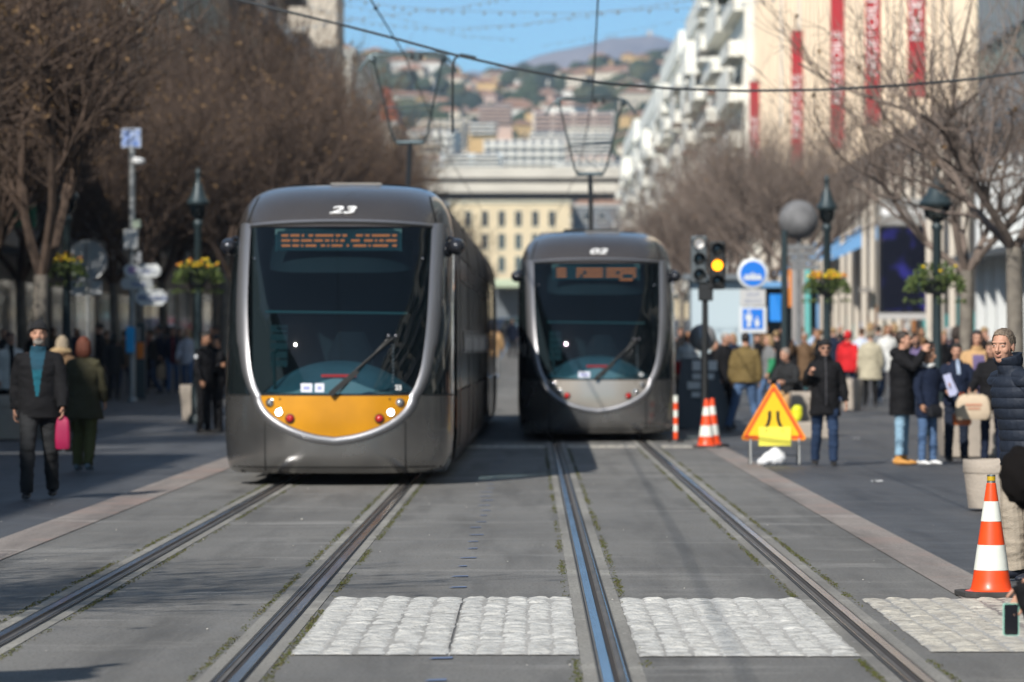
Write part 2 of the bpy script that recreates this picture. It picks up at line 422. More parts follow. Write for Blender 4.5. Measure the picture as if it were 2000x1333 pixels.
M_lit = mat('lamp_lit', (.9, .9, .9), .2, emit=(1, .96, .85), estr=6)
M_led = mat('led_orange', (.2, .04, .01), .5, emit=(1, .26, .07), estr=.75)
M_ledr = mat('led_red', (.2, .01, .01), .5, emit=(1, .03, .02), estr=.7)
M_teal = mat('display_board', (.018, .055, .065), .5)
M_dash = mat('dashboard', (.07, .14, .17), .5, var=.2, scale=3)
M_bar = mat('cab_rail', (.05, .14, .145), .4)
M_white = mat('white_lettering', (.8, .8, .8), .5)
M_decal = mat('sticker', (.62, .64, .74), .5)
M_decalb = mat('sticker_blue', (.25, .28, .55), .5)
M_int = mat('cab_interior', (.018, .022, .026), .8)
M_rubber = mat('black_rubber', (.01, .01, .01), .55)
M_arm = mat('pantograph_steel', (.10, .135, .15), .45, .5)
M_armd = mat('pantograph_dark', (.02, .022, .024), .5, .3)

def rowgrid(b, zs, l, r, off, n, mi=0):
    zs = list(zs)
    return b.grid(lambda u, v: S((1-u)*l(zs[int(round(v*(len(zs)-1)))])+u*r(zs[int(round(v*(len(zs)-1)))]), zs[int(round(v*(len(zs)-1)))], off), n, len(zs)-1, mi)
def lin(a, c, n): return [a+(c-a)*i/n for i in range(n+1)]
def segm(b, a, c, w, off=.003, mi=0, n=14):
    """thin strip drawn on the nose between two (x, z) points"""
    a = Vector(a); c = Vector(c); d = (c-a).normalized(); p = Vector((-d.y, d.x))*w/2
    def fn(u, v):
        q = a+(c-a)*v+p*(2*u-1); return SX(q.x, q.y, off)
    b.grid(fn, 1, n, mi, flip=True)

def make_tram(number, panel_mat, loc, label, led_rows, length=32.6, lit=True, sticker='two'):
    T = empty('tram', loc, 0, label=label, cat='tram', group='trams on the avenue tracks')
    # nose shells
    b = MB(); zs = lin(.14, 1.03, 26)
    def il(z): return TH(smile(z)+.02, z) if z > .58 else 0
    rowgrid(b, zs, lambda z: -1.57, lambda z: -il(z), 0, 30); rowgrid(b, zs, il, lambda z: 1.57, 0, 30)
    body = b.build('nose_body', M_tgrey, T, smooth=50)
    s = MB()
    for sx in (-1, 1):
        segm(s, (sx*.80, .17), (sx*.80, .72), .014); 
        s.grid(lambda u, v: S(sx*(TH(1.0, 1.03)+(1.57-TH(1.0, 1.03))*v), 1.022+.016*u, .004), 1, 12, flip=(sx < 0))
    segm(s, (-1.28, .21), (1.28, .21), .012, n=30)
    segm(s, (-.86, 1.032), (.86, 1.032), .02, .006, n=30)
    s.build('panel_seams', M_seam, body)
    # coloured smile panel
    b = MB(); rowgrid(b, lin(.5603, 1.022, 26), lambda z: -TH(smile(z), z), lambda z: TH(smile(z), z), .012, 36)
    pan = b.build('front_panel', panel_mat, T, smooth=60)
    for sx in (-1, 1): MB().ell(SX(sx*.62, .985, .014), (.012, .006, .012), 8, 6).build('screw', M_seam, pan)
    # bright U-shaped band round the windscreen and the panel
    path = [(-wa(z), z) for z in lin(3.02, 1.06, 26)]+[(-smile(z), z) for z in lin(1.03, .5603, 22)]
    path = path+[(-x, z) for x, z in path[::-1]]
    b = MB(); K = 6; vs = []
    for i, (x, z) in enumerate(path):
        x0, z0 = path[max(0, i-1)]; x1, z1 = path[min(len(path)-1, i+1)]
        d = Vector((x1-x0, z1-z0)); d = d.normalized() if d.length > 1e-6 else Vector((1, 0))
        nrm = Vector((d.y, -d.x)); nrm = nrm if nrm.dot(Vector((x, z-1.6))) > 0 else -nrm
        bw = bandw(z)
        for k in range(K+1):
            t = k/K; q = Vector((x, z))+nrm*(bw*t); q.x = max(-1.31, min(1.31, q.x))
            vs.append(SX(q.x, q.y, .004+.030*math.sin(math.pi*min(1, t*1.02))**.8))
    b.add(vs, [(i*(K+1)+k, (i+1)*(K+1)+k, (i+1)*(K+1)+k+1, i*(K+1)+k+1) for i in range(len(path)-1) for k in range(K)])
    b.build('bright_band', M_tband, T, smooth=70)
    # windscreen
    b = MB(); zs = lin(1.04, 3.02, 30); rowgrid(b, zs, lambda z: -TH(wa(z)+.01, z), lambda z: TH(wa(z)+.01, z), 0, 30)
    ws = b.build('windscreen', M_glass, T, smooth=60)
    b = MB(); rowgrid(b, lin(2.66, 3.02, 8), lambda z: -TH(wa(z), z), lambda z: TH(wa(z), z), -.34, 24)
    b.build('blind_strip', mat('blind_strip', (.010, .016, .020), .6), ws, smooth=60)
    # side corner glass
    zs = lin(1.035, 2.98, 30)
    for sx in (-1, 1):
        b = MB()
        f0 = lambda z: TH(wa(z)+bandw(z)-.01, z)
        if sx > 0: rowgrid(b, zs, f0, lambda z: 1.57, 0, 18)
        else: rowgrid(b, zs, lambda z: -1.57, lambda z: -f0(z), 0, 18)
        b.build('corner_glass', M_sglass, T, smooth=60)
    # brow
    b = MB(); zs = lin(2.98, 3.54, 20); rowgrid(b, zs, lambda z: -1.57, lambda z: 1.57, 0, 60)
    zt = [3.02+.0*i for i in range(3)]
    b.grid(lambda u, v: (S((2*u-1)*1.5, 3.54)*(1-v)+Vector((0, 3.2, 3.545))*v), 40, 2)
    brow = b.build('brow', M_tbrow, T, smooth=50)
    b = MB()
    b.grid(lambda u, v: SX((2*u-1)*1.19, 3.045-.05*(abs(2*u-1)**2)-.012+.024*v, .012), 50, 1)
    b.build('brow_trim', M_tband, brow, smooth=60)
    b = MB()
    b.grid(lambda u, v: SX((2*u-1)*1.19, 3.018-.05*(abs(2*u-1)**2)-.01+.022*v, .010), 50, 1)
    for sx in (-1, 1): b.grid(lambda u, v: SX(sx*(1.115-.10*v)+.009*(2*u-1), 3.0+.37*v, .004), 1, 14, flip=False)
    b.build('brow_seams', M_seam, brow)
    b = MB()
    for k in range(5): b.box(-.18, .42, 2.35+.28*k, 2.42+.28*k, 3.525+.004*k, 3.540+.004*k)
    b.build('roof_fins', mat('roof_fins', (.30, .28, .26), .5, .3), brow)
    p = SX(0, 3.19, .012); dn = SX(0, 3.24)-SX(0, 3.14); tilt = math.atan2(dn.z, dn.y)
    text('fleet_number', number, .205, M_white, T, (.02, p.y-.030, 3.175), (tilt, 0, 0), .004, .004, .25, 1.45)
    p = SX(.72, 1.13, .006); text('fleet_number', number, .075, M_white, T, (.72, p.y-.01, 1.115), (R(86), 0, R(13)), .001, .002)
    # interior seen through the windscreen
    b = MB()
    b.grid(lambda u, v: (-1.15+2.3*u, 2.9, .9+2.3*v), 1, 1); b.box(-1.2, 1.2, .8, 2.9, .62, .66)
    cab = b.build('cab', M_int, T)
    b = MB()
    b.grid(lambda u, v: ((2*u-1)*.88, .34+.62*v+.25*(2*u-1)**2, 1.06+(.36*(1-abs(2*u-1)**2.2))*math.sin(v*math.pi/2)), 28, 8)
    b.build('dashboard', M_dash, cab, smooth=60)
    b = MB()
    b.grid(lambda u, v: ((2*u-1)*.80, .26+.3*v+.30*(2*u-1)**2, 1.045+(.20*(1-abs(2*u-1)**2))*v), 24, 5)
    b.build('dashboard_shelf', mat('dash_shelf_glare', (.42, .50, .52), .35), cab, smooth=60)  # pale colour paints in the white reflection low in the windscreen
    b = MB()
    b.grid(lambda u, v: ((2*u-1)*.20+.02, .50, 1.235+.03*v), 1, 1); b.build('route_display', M_ledr, cab)
    b = MB(); b.tube([(-.84, .72, 1.985), (.80, .72, 1.965)], .014, 6)
    b.build('visor_rail', M_bar, cab)
    b = MB(); 
    for k in range(5): b.box(-.80+.0*k, -.60, .95, .97, 1.35+.1*k, 1.43+.1*k)
    b.tube([(-.72, .6, 1.1), (-.74, .62, 1.5), (-.7, .7, 1.55)], .02, 6)
    b.build('side_screen', mat('side_screen', (.025, .055, .06), .4), cab)
    b = MB(); 
    b.tube([(.1, 1.7, .9), (.1, 1.72, 1.5), (.1, 1.75, 1.75)], [(.26, .12), (.27, .1), (.16, .08)], 12, ref=(1, 0, 0)); b.build('driver_seat', mat('seat_cloth', (.006, .008, .012), .9), cab, smooth=60)
    # destination display
    b = MB(); b.box(-.73, .70, 1.05, 1.07, 2.70, 2.93); db = b.build('display_board', M_teal, T)
    db.location.y = .06; 
    b = MB(); 
    for s2 in ((-.75, -.73, 2.69, 2.94), (.70, .72, 2.69, 2.94), (-.75, .72, 2.93, 2.95)): b.box(s2[0], s2[1], 1.04, 1.06, s2[2], s2[3])
    b.build('display_frame', mat('display_frame', (.03, .09, .10), .5), db)
    b = MB()
    for j, row in enumerate(led_rows):
        n = len(row); z = 2.875-.059*j
        for i, ch in enumerate(row):
            if ch == '#': x = -.68+1.34*i/n; b.grid(lambda u, v: (x+1.30/n*u+.004*v, 1.045, z-.011+.024*v), 1, 1)
    b.build('led_text', M_led, db)
    # stickers
    b = MB()
    xs = [(-.385, -.255), (-.225, -.12)] if sticker == 'two' else [(-.32, -.13)]
    for (x0, x1) in xs: b.grid(lambda u, v: SX(x0+(x1-x0)*u, 1.065+.10*v, .006), 3, 2)
    b.build('sticker', M_decal, ws)
    b = MB()
    for (x0, x1) in xs: b.grid(lambda u, v: SX(x0+.03+(x1-x0-.06)*u, 1.095+.035*v, .009), 2, 1)
    b.build('sticker_print', M_decalb, ws)
    for (x, z) in ((-1.0, 2.60), (.98, 2.60)): b = MB(); b.ell(SX(x*.98, z, .01), (.018, .01, .012), 8, 6); b.build('glass_clamp', M_chrome, ws)
    # wiper
    wp = MB()
    p1 = SX(.64, 1.66, .07); p0 = SX(-.05, 1.055, .05); p0b = SX(.05, 1.05, .045)
    wp.tube([p1, p1*.5+p0*.5+Vector((0, -.03, .0)), p0], [.012, .014, .016], 6); wp.tube([p1+Vector((-.05, 0, .0)), p0b], .010, 6)
    wp.obox(p0*.82+p1*.18+Vector((.03, -.012, 0)), p1-p0, (0, 1, 0), (p1-p0).cross(Vector((0, 1, 0))), .21, .02, .03)
    wo = wp.build('wiper', M_rubber, T, smooth=40)
    b = MB()
    for dx in (-.05, .03): b.ell(p1+Vector((dx, -.01, .02)), (.022, .02, .022), 10, 8)
    b.build('wiper_pivot', mat('pivot_metal', (.2, .2, .22), .3, .9), wo, smooth=60)
    b = MB()
    for k in range(11): z = 1.60-.042*k; b.ell(SX(.655, z, .01), (.008, .006, .011), 6, 4)
    b.build('sensor_strip', mat('sensor_strip', (.10, .14, .17), .5), ws)
    # lamps
    for sx in (-1, 1):
        for (x, z, r, kind) in ((.735, .945, .050, 'chrome'), (.630, .835, .046, 'lit' if lit else 'clear'), (.505, .765, .055, 'red')):
            c = SX(sx*x, z, .0); d = (SX(sx*x, z, 1.)-c)
            hl = empty('headlight' if kind != 'red' else 'tail_lamp', (0, 0, 0)); hl.parent = T
            rot = d.to_track_quat('Z', 'Y').to_matrix()
            def tr(bb, rot=rot, c=c): bb.v = [tuple(rot @ Vector(v)+c) for v in bb.v]; return bb
            bb = MB().lathe([(r*1.0, .0), (r*1.0, .026), (r*.86, .028), (r*.80, .012)], 20)
            tr(bb).build('bezel', M_chrome if kind != 'red' else M_rubber, hl, smooth=40)
            prof = [(r*.84, .010), (r*.78, .03), (r*.5, .046), (r*.1, .052)]
            tr(MB().lathe(prof, 20)).build('lens', {'chrome': mat('dim_lens', (.30, .30, .30), .15, .6, coat=1), 'lit': M_lit, 'clear': mat('clear_lens', (.45, .46, .48), .1, .7, coat=1), 'red': M_red}[kind], hl, smooth=60)
    # mirrors
    for sx in (-1, 1):
        y = 1.75; z = 2.80; b = MB()
        b.tube([(sx*1.22, y+.15, z+.08), (sx*1.30, y+.02, z+.06), (sx*1.34, y-.02, z)], .02, 6)
        b.ell((sx*1.345, y, z-.04), (.105, .15, .10), 16, 12)
        b.build('mirror', mat('mirror_shell', (.03, .032, .04), .25, .3, coat=.5), T, smooth=60)
    # saloon: ribs of side strips behind the nose
    y0 = 2.9; secs = []; y = y0
    for kind, l in (('cab', .9), ('door', .8), ('win', 2.4), ('win', 2.0), ('bel', .6), ('win', 1.6), ('door', 1.5), ('win', 1.6), ('door', 1.5), ('win', 1.6), ('bel', .6), ('win', 2.2), ('win', 2.2), ('bel', .6), ('win', 1.6), ('door', 1.5), ('win', 1.5), ('door', 1.5), ('bel', .6), ('win', 3.0), ('cab', 2.2)):
        secs.append((kind, y, y+l)); y += l
    yend = y
    def band(b, sx, ya, yb, za, zb, off, n=6, mi=0):
        zz = lin(za, zb, n)
        b.grid(lambda u, v: (sx*(tw(zz[int(round(v*n))])+off), ya+(yb-ya)*u, zz[int(round(v*n))]), 1, n, mi, flip=(sx < 0))
    sk = MB(); gl = {}; rf = MB()
    roofp = [(tw(z), z) for z in lin(2.75, 3.54, 14)]; roofp = roofp+[(.3, 3.545), (-.3, 3.545)]+[(-x, z) for x, z in roofp[::-1]]
    for kind, ya, yb in secs:
        e = .012
        if kind == 'bel':
            bb = MB()
            for k in range(7):
                yy = ya+(yb-ya)*(k+.5)/7
                for sx in (-1, 1): bb.box(min(sx*1.14, sx*1.25), max(sx*1.14, sx*1.25), yy-.022, yy+.022, .3, 3.2)
                bb.box(-1.2, 1.2, yy-.022, yy+.022, 3.2, 3.28)
            bb.box(-1.14, 1.14, ya, yb, .3, 3.2); bb.build('bellows', M_rubber, T); continue
        for sx in (-1, 1):
            if kind == 'door':
                bb = MB(); band(bb, sx, ya+e, yb-e, .34, 2.62, -.012, 10)
                d = bb.build('door', M_wglass, T)
                fb = MB()
                for (u0, u1) in ((ya+e, ya+.05), ((ya+yb)/2-.03, (ya+yb)/2+.03), (yb-.05, yb-e)): band(fb, sx, u0, u1, .34, 2.62, .002, 10)
                fb.build('door_frame', M_tside, d)
                fb = MB(); band(fb, sx, ya+e, yb-e, .14, .33, 0, 3); band(fb, sx, ya+e, yb-e, 2.63, 2.80, 0, 3); fb.build('door_surround', M_tside, d)
            else:
                sk = MB(); band(sk, sx, ya+e*.5, yb-e*.5, .14, 1.04, 0, 8); sk.build('side_panel', M_tside, T, smooth=60); sk = MB()
                bb = MB(); band(bb, sx, ya+e, yb-e, 1.06, 2.70, -.006, 8); wv = bb.build('window', M_wglass, T)
                if kind == 'win':
                    fb = MB(); 
                    for k in range(1, max(2, int((yb-ya)/.8))): yy = ya+(yb-ya)*k/max(2, int((yb-ya)/.8)); band(fb, sx, yy-.015, yy+.015, 1.07, 2.69, .004, 6)
                    band(fb, sx, ya+e, yb-e, 2.40, 2.425, .003, 1)
                    fb.build('window_bar', M_tside, wv)
                band(sk, sx, ya+e*.5, yb-e*.5, 2.71, 2.80, .004, 3); sk.build('trim_strip', M_tside, T, smooth=60)
        rf.grid(lambda u, v: (roofp[int(round(u*(len(roofp)-1)))][0], ya+(yb-ya)*v, roofp[int(round(u*(len(roofp)-1)))][1]+.0), len(roofp)-1, 1)
    rf.build('roof', M_tside, T, smooth=60)
    for (ya, yb) in ((6, 9.5), (13, 17), (20, 24), (26, 29)): b = MB(); b.box(-.95, .95, ya, yb, 3.48, 3.60); b.build('roof_box', mat('roof_box', (.16, .15, .14), .5, .2), T, bevel=.04)
    b = MB(); b.box(-1.1, 1.1, .5, yend-.3, .14, .45); b.box(-1.15, 1.15, yend-.5, yend-.45, .2, 3.3); b.build('underframe', M_under, T)
    # line name in pale blocks along the flank
    b = MB()
    for k in range(44):
        yy = 6.2+k*.56
        if k % 9 == 8: continue
        band(b, 1, yy, yy+.34, 1.50+.04*(k % 2), 1.80-.05*(k % 3), .014, 2)
    b.build('flank_lettering', mat('flank_white', (.72, .72, .72), .6), T)
    b = MB(); band(b, 1, 1.9, 2.05, .62, 1.0, .012, 3); band(b, 1, 4.0, 4.1, .62, 1.2, .012, 3); b.build('side_marker', mat('orange_marker', (.75, .20, .02), .4), T)
    for yb in (3.6, 12.6, 20.8, 28.6):
        for dy in (0, 1.7):
            for sx in (-1, 1):
                wb = MB().lathe([(.05, -.06), (.28, -.06), (.31, -.05), (.31, .03), (.27, .05), (.1, .06)], 20, (sx*.75, yb+dy, .315), ax='x')
                wb.build('wheel', mat('wheel_steel', (.09, .08, .075), .5, .8), T, smooth=40)
    return T

def pantograph(T, y, zh, zk, base_z=3.56):
    """folding current collector on the roof; y behind the nose, zh head height, zk knee height"""
    P = empty('pantograph', (0, y, 0)); P.parent = T
    b = MB(); b.box(-.5, .5, -.6, .6, base_z, base_z+.12); b.tube([(0, -.05, base_z+.1), (0, .0, (base_z+zk)/2), (0, .9, zk)], .045, 8); b.build('lower_arm', M_armd, P, smooth=40)
    b = MB(); b.tube([(-.24, .9, zk+.02), (.24, .9, zk+.02)], .04, 8)
    for sx in (-1, 1):
        b.tube([(sx*.22, .9, zk), (sx*.30, .80, zk+.14), (sx*.58, 0, zh-.1)], [.025, .020, .016], 6)
    zz = zk+(zh-zk)*.40; b.tube([(-.40, .42, zz), (.40, .42, zz+.04)], .014, 6)
    b.tube([(-.2, .85, zk+.05), (.40, .42, zz+.04)], .007, 4); b.tube([(.2, .85, zk+.05), (-.40, .42, zz)], .007, 4)
    b.build('upper_arm', M_arm, P, smooth=40)
    b = MB()
    for dy in (-.18, .18):
        pts = [(-.84, dy, zh-.30), (-.74, dy, zh-.13), (-.62, dy, zh-.02), (-.5, dy, zh), (.5, dy, zh), (.62, dy, zh-.02), (.74, dy, zh-.13), (.84, dy, zh-.30)]
        b.tube(pts, [.011, .013, .016, .018, .018, .016, .013, .011], 8)
    for sx in (-1, 1):
        b.tube([(sx*.58, -.18, zh-.03), (sx*.58, .18, zh-.03)], .02, 6); b.ell((sx*.60, 0, zh-.09), (.06, .05, .05), 8, 6)
    b.build('collector_head', M_arm, P, smooth=40)
    b = MB(); b.box(-.5, .5, -.20, -.16, zh+.012, zh+.034); b.box(-.5, .5, .16, .20, zh+.012, zh+.034)
    for dx in (.05, .2): b.box(dx, dx+.06, -.22, -.1, zh-.10, zh)
    b.build('contact_strip', M_armd, P)
    return P
LED1 = ['### #### #. ## ######## ## ## .  ### ## ######## ##', '#### ### ##### #### ## # # ##   ####  #### # ## #####', '#### ### # #####  ## # #####  #  ###### # #######  ##']
LED2 = [' ####   ########## ######## ', ' ####   ##. ###### ### ####.', ' #### #  ### ##### ### ## ##', ' ####   ## # ####  ##  ####']
LED2 = ['###   ######## #########', '###   ## ##### ### #####', '###   # ###### #####   #', '                   #### ']
T1 = make_tram('23', M_yel, (-2.235, 45.2, 0), 'grey tram with a yellow front panel and the number 23, on the left track', LED1)
pantograph(T1, 22.5, 6.55, 5.08); T1.rotation_euler.z = -.006
T2 = make_tram('02', M_bei, (1.10, 66.0, g(66)), 'grey tram with a plain beige front panel and the number 02, on the right track', LED2, lit=False, sticker='one')
pantograph(T2, 7.8, 6.10, 4.72)
T2.rotation_euler.x = .0085
# ------------------------------------------------------------------ trees
M_bark = mat('plane_bark', (.115, .10, .085), .9, var=.35, scale=5, bump=.6, bscale=18, col2=(.23, .205, .17))
M_twigL = mat('twig_brown', (.078, .052, .038), .9, var=.3, scale=3)
M_twigR = mat('twig_grey', (.155, .12, .10), .9, var=.3, scale=3)
M_leaf = mat('dry_leaf', (.19, .115, .055), .8, var=.4, scale=6)
def limb(b, p, d, L, r0, r1, n, segs, rnd, wob, up, mi=0):
    """one bent limb; returns its points"""
    pts = [p.copy()]; rad = [r0]; d = d.normalized()
    for i in range(segs):
        d = (d+Vector((rnd.gauss(0, wob), rnd.gauss(0, wob), rnd.gauss(0, wob)+up))).normalized()
        p = p+d*(L/segs); pts.append(p.copy()); rad.append(r0+(r1-r0)*(i+1)/segs)
    b.tube(pts, rad, n, mi, caps=False); return pts, d
def tree_meshes(seed, mt, H=9.5, spread=1.0, shoots=1.0, leaves=0, th=2.7, dens=1.0, thin=1.0):
    rnd = random.Random(seed); tr = MB(); cr = MB(); lf = []
    lean = rnd.uniform(-.12, .12)
    tp = [Vector((0, 0, -.1)), Vector((0, 0, .25)), Vector((lean*.4, .03, 1.3)), Vector((lean, 0, th))]
    tr.tube(tp, [.19, .15, .13, .125], 12)
    k = rnd.randint(4, 5); ph = rnd.uniform(0, 6)
    for i in range(k):
        a = ph+2*math.pi*i/k+rnd.uniform(-.3, .3); el_ = rnd.uniform(.85, 1.7)/spread
        d = Vector((math.cos(a), math.sin(a), el_))
        L = rnd.uniform(1.9, 2.8)*(H/9.5)
        pts, dd = limb(cr, tp[-1]-Vector((0, 0, .05)), d, L, .085*thin, .055*thin, 7, 5, rnd, .10, .05)
        stack = []
        for j in (2, 3, 4, 5):
            for q in range(2 if j < 5 else 3):
                a2 = a+rnd.uniform(-1.3, 1.3); stack.append((pts[j], Vector((math.cos(a2), math.sin(a2), rnd.uniform(.3, 1.8)/spread))))
        for (p, d2) in stack:
            L2 = rnd.uniform(1.2, 2.5)*(H/9.5)
            p2, d3 = limb(cr, p, d2, L2, .038*thin, .018*thin, 5, 5, rnd, .16, .05)
            for j in range(1, 6):
                for q in range(3 if rnd.random() < dens else 2):
                    if rnd.random() > dens: continue
                    a3 = rnd.uniform(0, 6.28); dv = (d3+Vector((math.cos(a3), math.sin(a3), rnd.uniform(-.2, 1.0)))*rnd.uniform(.6, 1.3))
                    L3 = rnd.uniform(.7, 1.9)*shoots
                    p3, d4 = limb(cr, p2[j], dv, L3, .013*thin, .005*thin, 3, 4, rnd, .13, .08*shoots)
                    for jj in range(1, 5):
                        for q2 in range(2):
                            dv2 = d4+Vector((rnd.gauss(0, .7), rnd.gauss(0, .7), rnd.gauss(.1, .6)))
                            L4 = rnd.uniform(.25, .8); e = p3[jj]+dv2.normalized()*L4+Vector((0, 0, .06))
                            m_ = p3[jj]*.5+e*.5+Vector((rnd.gauss(0, .03), rnd.gauss(0, .03), rnd.gauss(0, .03)))
                            cr.tube([p3[jj], m_, e], [.0065*thin, .0055*thin, .004*thin], 3, caps=False)
                            if leaves and rnd.random() < leaves:
                                c = e+Vector((rnd.gauss(0, .05), rnd.gauss(0, .05), -.05)); lf.append(c)
    for c in lf:
        for q in range(rnd.randint(1, 3)):
            n = Vector((rnd.gauss(0, 1), rnd.gauss(0, 1), rnd.gauss(0, 1))).normalized(); u = n.orthogonal().normalized(); w_ = n.cross(u); s = rnd.uniform(.03, .07)
            o = c+n*.06*rnd.random(); cr.add([o-u*s, o-w_*s*.6+n*.01, o+u*s, o+w_*s*.6+n*.02], [(0, 1, 2, 3)], 1)
    return tr.mesh('trunk', M_bark, 60), cr.mesh('crown', [mt, M_leaf], None)
TL = [tree_meshes(s, M_twigL, 10.2, 1.0, 1.25, .16) for s in (1, 2, 3)]
TL2 = [tree_meshes(s, M_twigL, 9.2, .62, 1.5, .10) for s in (14, 15)]       # upright straight shoots
TLU = tree_meshes(33, M_twigL, 10.6, .48, 1.1, .12, 2.6)
TR = [tree_meshes(s, M_twigR, 9.6, 1.0, 1.15, .03, 2.7, .62, .8) for s in (7, 8, 9)]
TN = [tree_meshes(s, M_twigR, 9.0, 1.35, 1.1, .03, 3.0, .42, .85) for s in (27, 28)]
def put_tree(x, y, ms, rz, s, lab, grp, sz=None):
    e = empty('plane_tree', (x, y, g(y)), rz, label=lab, cat='tree', group=grp); e.scale = (s, s, sz or s)
    inst('trunk', ms[0], e); inst('crown', ms[1], e); return e
rnd = random.Random(21)
GL, GR = 'bare trees along the left pavement', 'bare trees along the right pavement'
put_tree(-8.45, 68.5, TLU, .4, 1.08, 'brown-twigged tree whose forked trunk rises beside the round sign seen from behind', GL)
put_tree(-10.7, 60.5, TL[1], 2.0, 1.06, 'brown-twigged tree at the left edge of the view, nearest of the left row', GL)
put_tree(-10.0, 101, TL[2], 3.3, 1.02, 'brown-twigged tree behind the tall camera pole, second of the left row', GL)
put_tree(-7.9, 107, TL2[0], 1.0, 1.08, 'tree with upright straight shoots right behind the left lamp post', GL)
put_tree(-10.9, 79, TL2[1], 4.0, 1.05, 'tall bare tree in the second row between the round sign and the camera pole', GL)
ys = [115, 124, 134, 145, 156, 168, 181, 195, 210, 226, 244, 263, 284, 306, 330, 356, 384, 414, 450, 490, 535, 585, 635]
for i, y in enumerate(ys):
    far = 'far bare brown tree merging into the left row above the tram roof' if i > 3 else \
        ['bare tree rising just left of the yellow-fronted tram roof', 'bare brown tree above the 23 on the tram roof, nearer one', 'bare brown tree above the 23 on the tram roof, further one', 'bare brown tree left of the raised pantograph'][i]
    put_tree(-8.6+rnd.uniform(-.5, .5), y, (TL+TL2)[rnd.randrange(5)], rnd.uniform(0, 6), rnd.uniform(1.0, 1.14)+.12*(6 < i < 14), far, 'far trees of the left row' if i > 3 else GL, 1.38 if i < 9 else None)
    put_tree(-12.2+rnd.uniform(-.5, .5), y+4, (TL+TL2)[rnd.randrange(5)], rnd.uniform(0, 6), rnd.uniform(1.0, 1.2), 'dim bare tree close to the shaded left buildings', 'trees against the left buildings')
for i, y in enumerate((70, 82, 94, 104)):
    put_tree(-13.2+rnd.uniform(-.3, .3), y, TL[i % 3], i*1.7, 1.1, 'dim bare tree close to the shaded left buildings', 'trees against the left buildings')
put_tree(8.0, 73, TN[0], 2.2, .98, 'bare grey tree forking low in front of the glass shop front, beside the flower basket', GR)
put_tree(7.65, 62.5, TN[1], .6, 1.05, 'bare grey tree at the right edge of the view, nearest of the right row', GR)
labs = ['bare grey tree behind the grey globe, where the twig mass begins', 'bare grey tree above the traffic signs', 'bare grey tree above the amber traffic light']
SZ = [1.12, 1.18, 1.22, 1.25, 1.25, 1.2, 1.2]
yr = [119, 131, 143, 155, 168, 182, 197, 213, 230, 248, 268, 290, 314, 340, 368, 398, 430, 465, 505, 550, 600, 650]
for i, y in enumerate(yr):
    put_tree(7.9+rnd.uniform(-.4, .4), y, TR[rnd.randrange(3)], rnd.uniform(0, 6), rnd.uniform(.9, 1.04)+.10*(i > 4), # crown
             labs[i] if i < 3 else 'far bare grey tree merging into the right row above the right tram', GR if i < 3 else 'far trees of the right row', SZ[i] if i < 7 else None)
# trees off to the left behind the camera's view whose shade falls on the street
put_tree(-7.9, 19.0, TL[2], 1.0, .95, 'tree on the left pavement beside the camera, its shade falling on the track', 'trees beside the camera')

# ------------------------------------------------------------------ buildings
M_pane = mat('window_glass', (.02, .028, .035), .06, 0, coat=.6)
M_frame = mat('window_frame', (.55, .54, .50), .5)
M_shut = mat('shutter_grey', (.22, .27, .25), .6)
M_dark = mat('shop_dark', (.012, .012, .014), .3)
WIN = {}
def win_mesh(w_, h, fr, shut):
    k = (w_, h, fr.name, shut.name if shut else '')
    if k in WIN: return WIN[k]
    b = MB()                                        # faces -y, origin at sill centre
    b.box(-w_/2, w_/2, .02, .06, 0, h, 1)
    for (x0, x1, z0, z1) in ((-w_/2-.06, -w_/2+.04, -.06, h+.06), (w_/2-.04, w_/2+.06, -.06, h+.06), (-w_/2+.04, w_/2-.04, h-.03, h+.06), (-w_/2+.04, w_/2-.04, -.06, .05), (-.03, .03, .05, h-.03)):
        b.box(x0, x1, -.05, .05, z0, z1, 0)
    b.box(-w_/2-.15, w_/2+.15, -.16, .02, -.14, -.062, 0)
    mats = [fr, M_pane]
    if shut:
        mats.append(shut)
        for s in (-1, 1):
            x0, x1 = sorted((s*(w_/2+.07), s*(w_/2+.07+w_*.42))); b.box(x0, x1, -.07, -.02, -.02, h+.02, 2)
    WIN[k] = b.mesh('window', mats, None); return WIN[k]
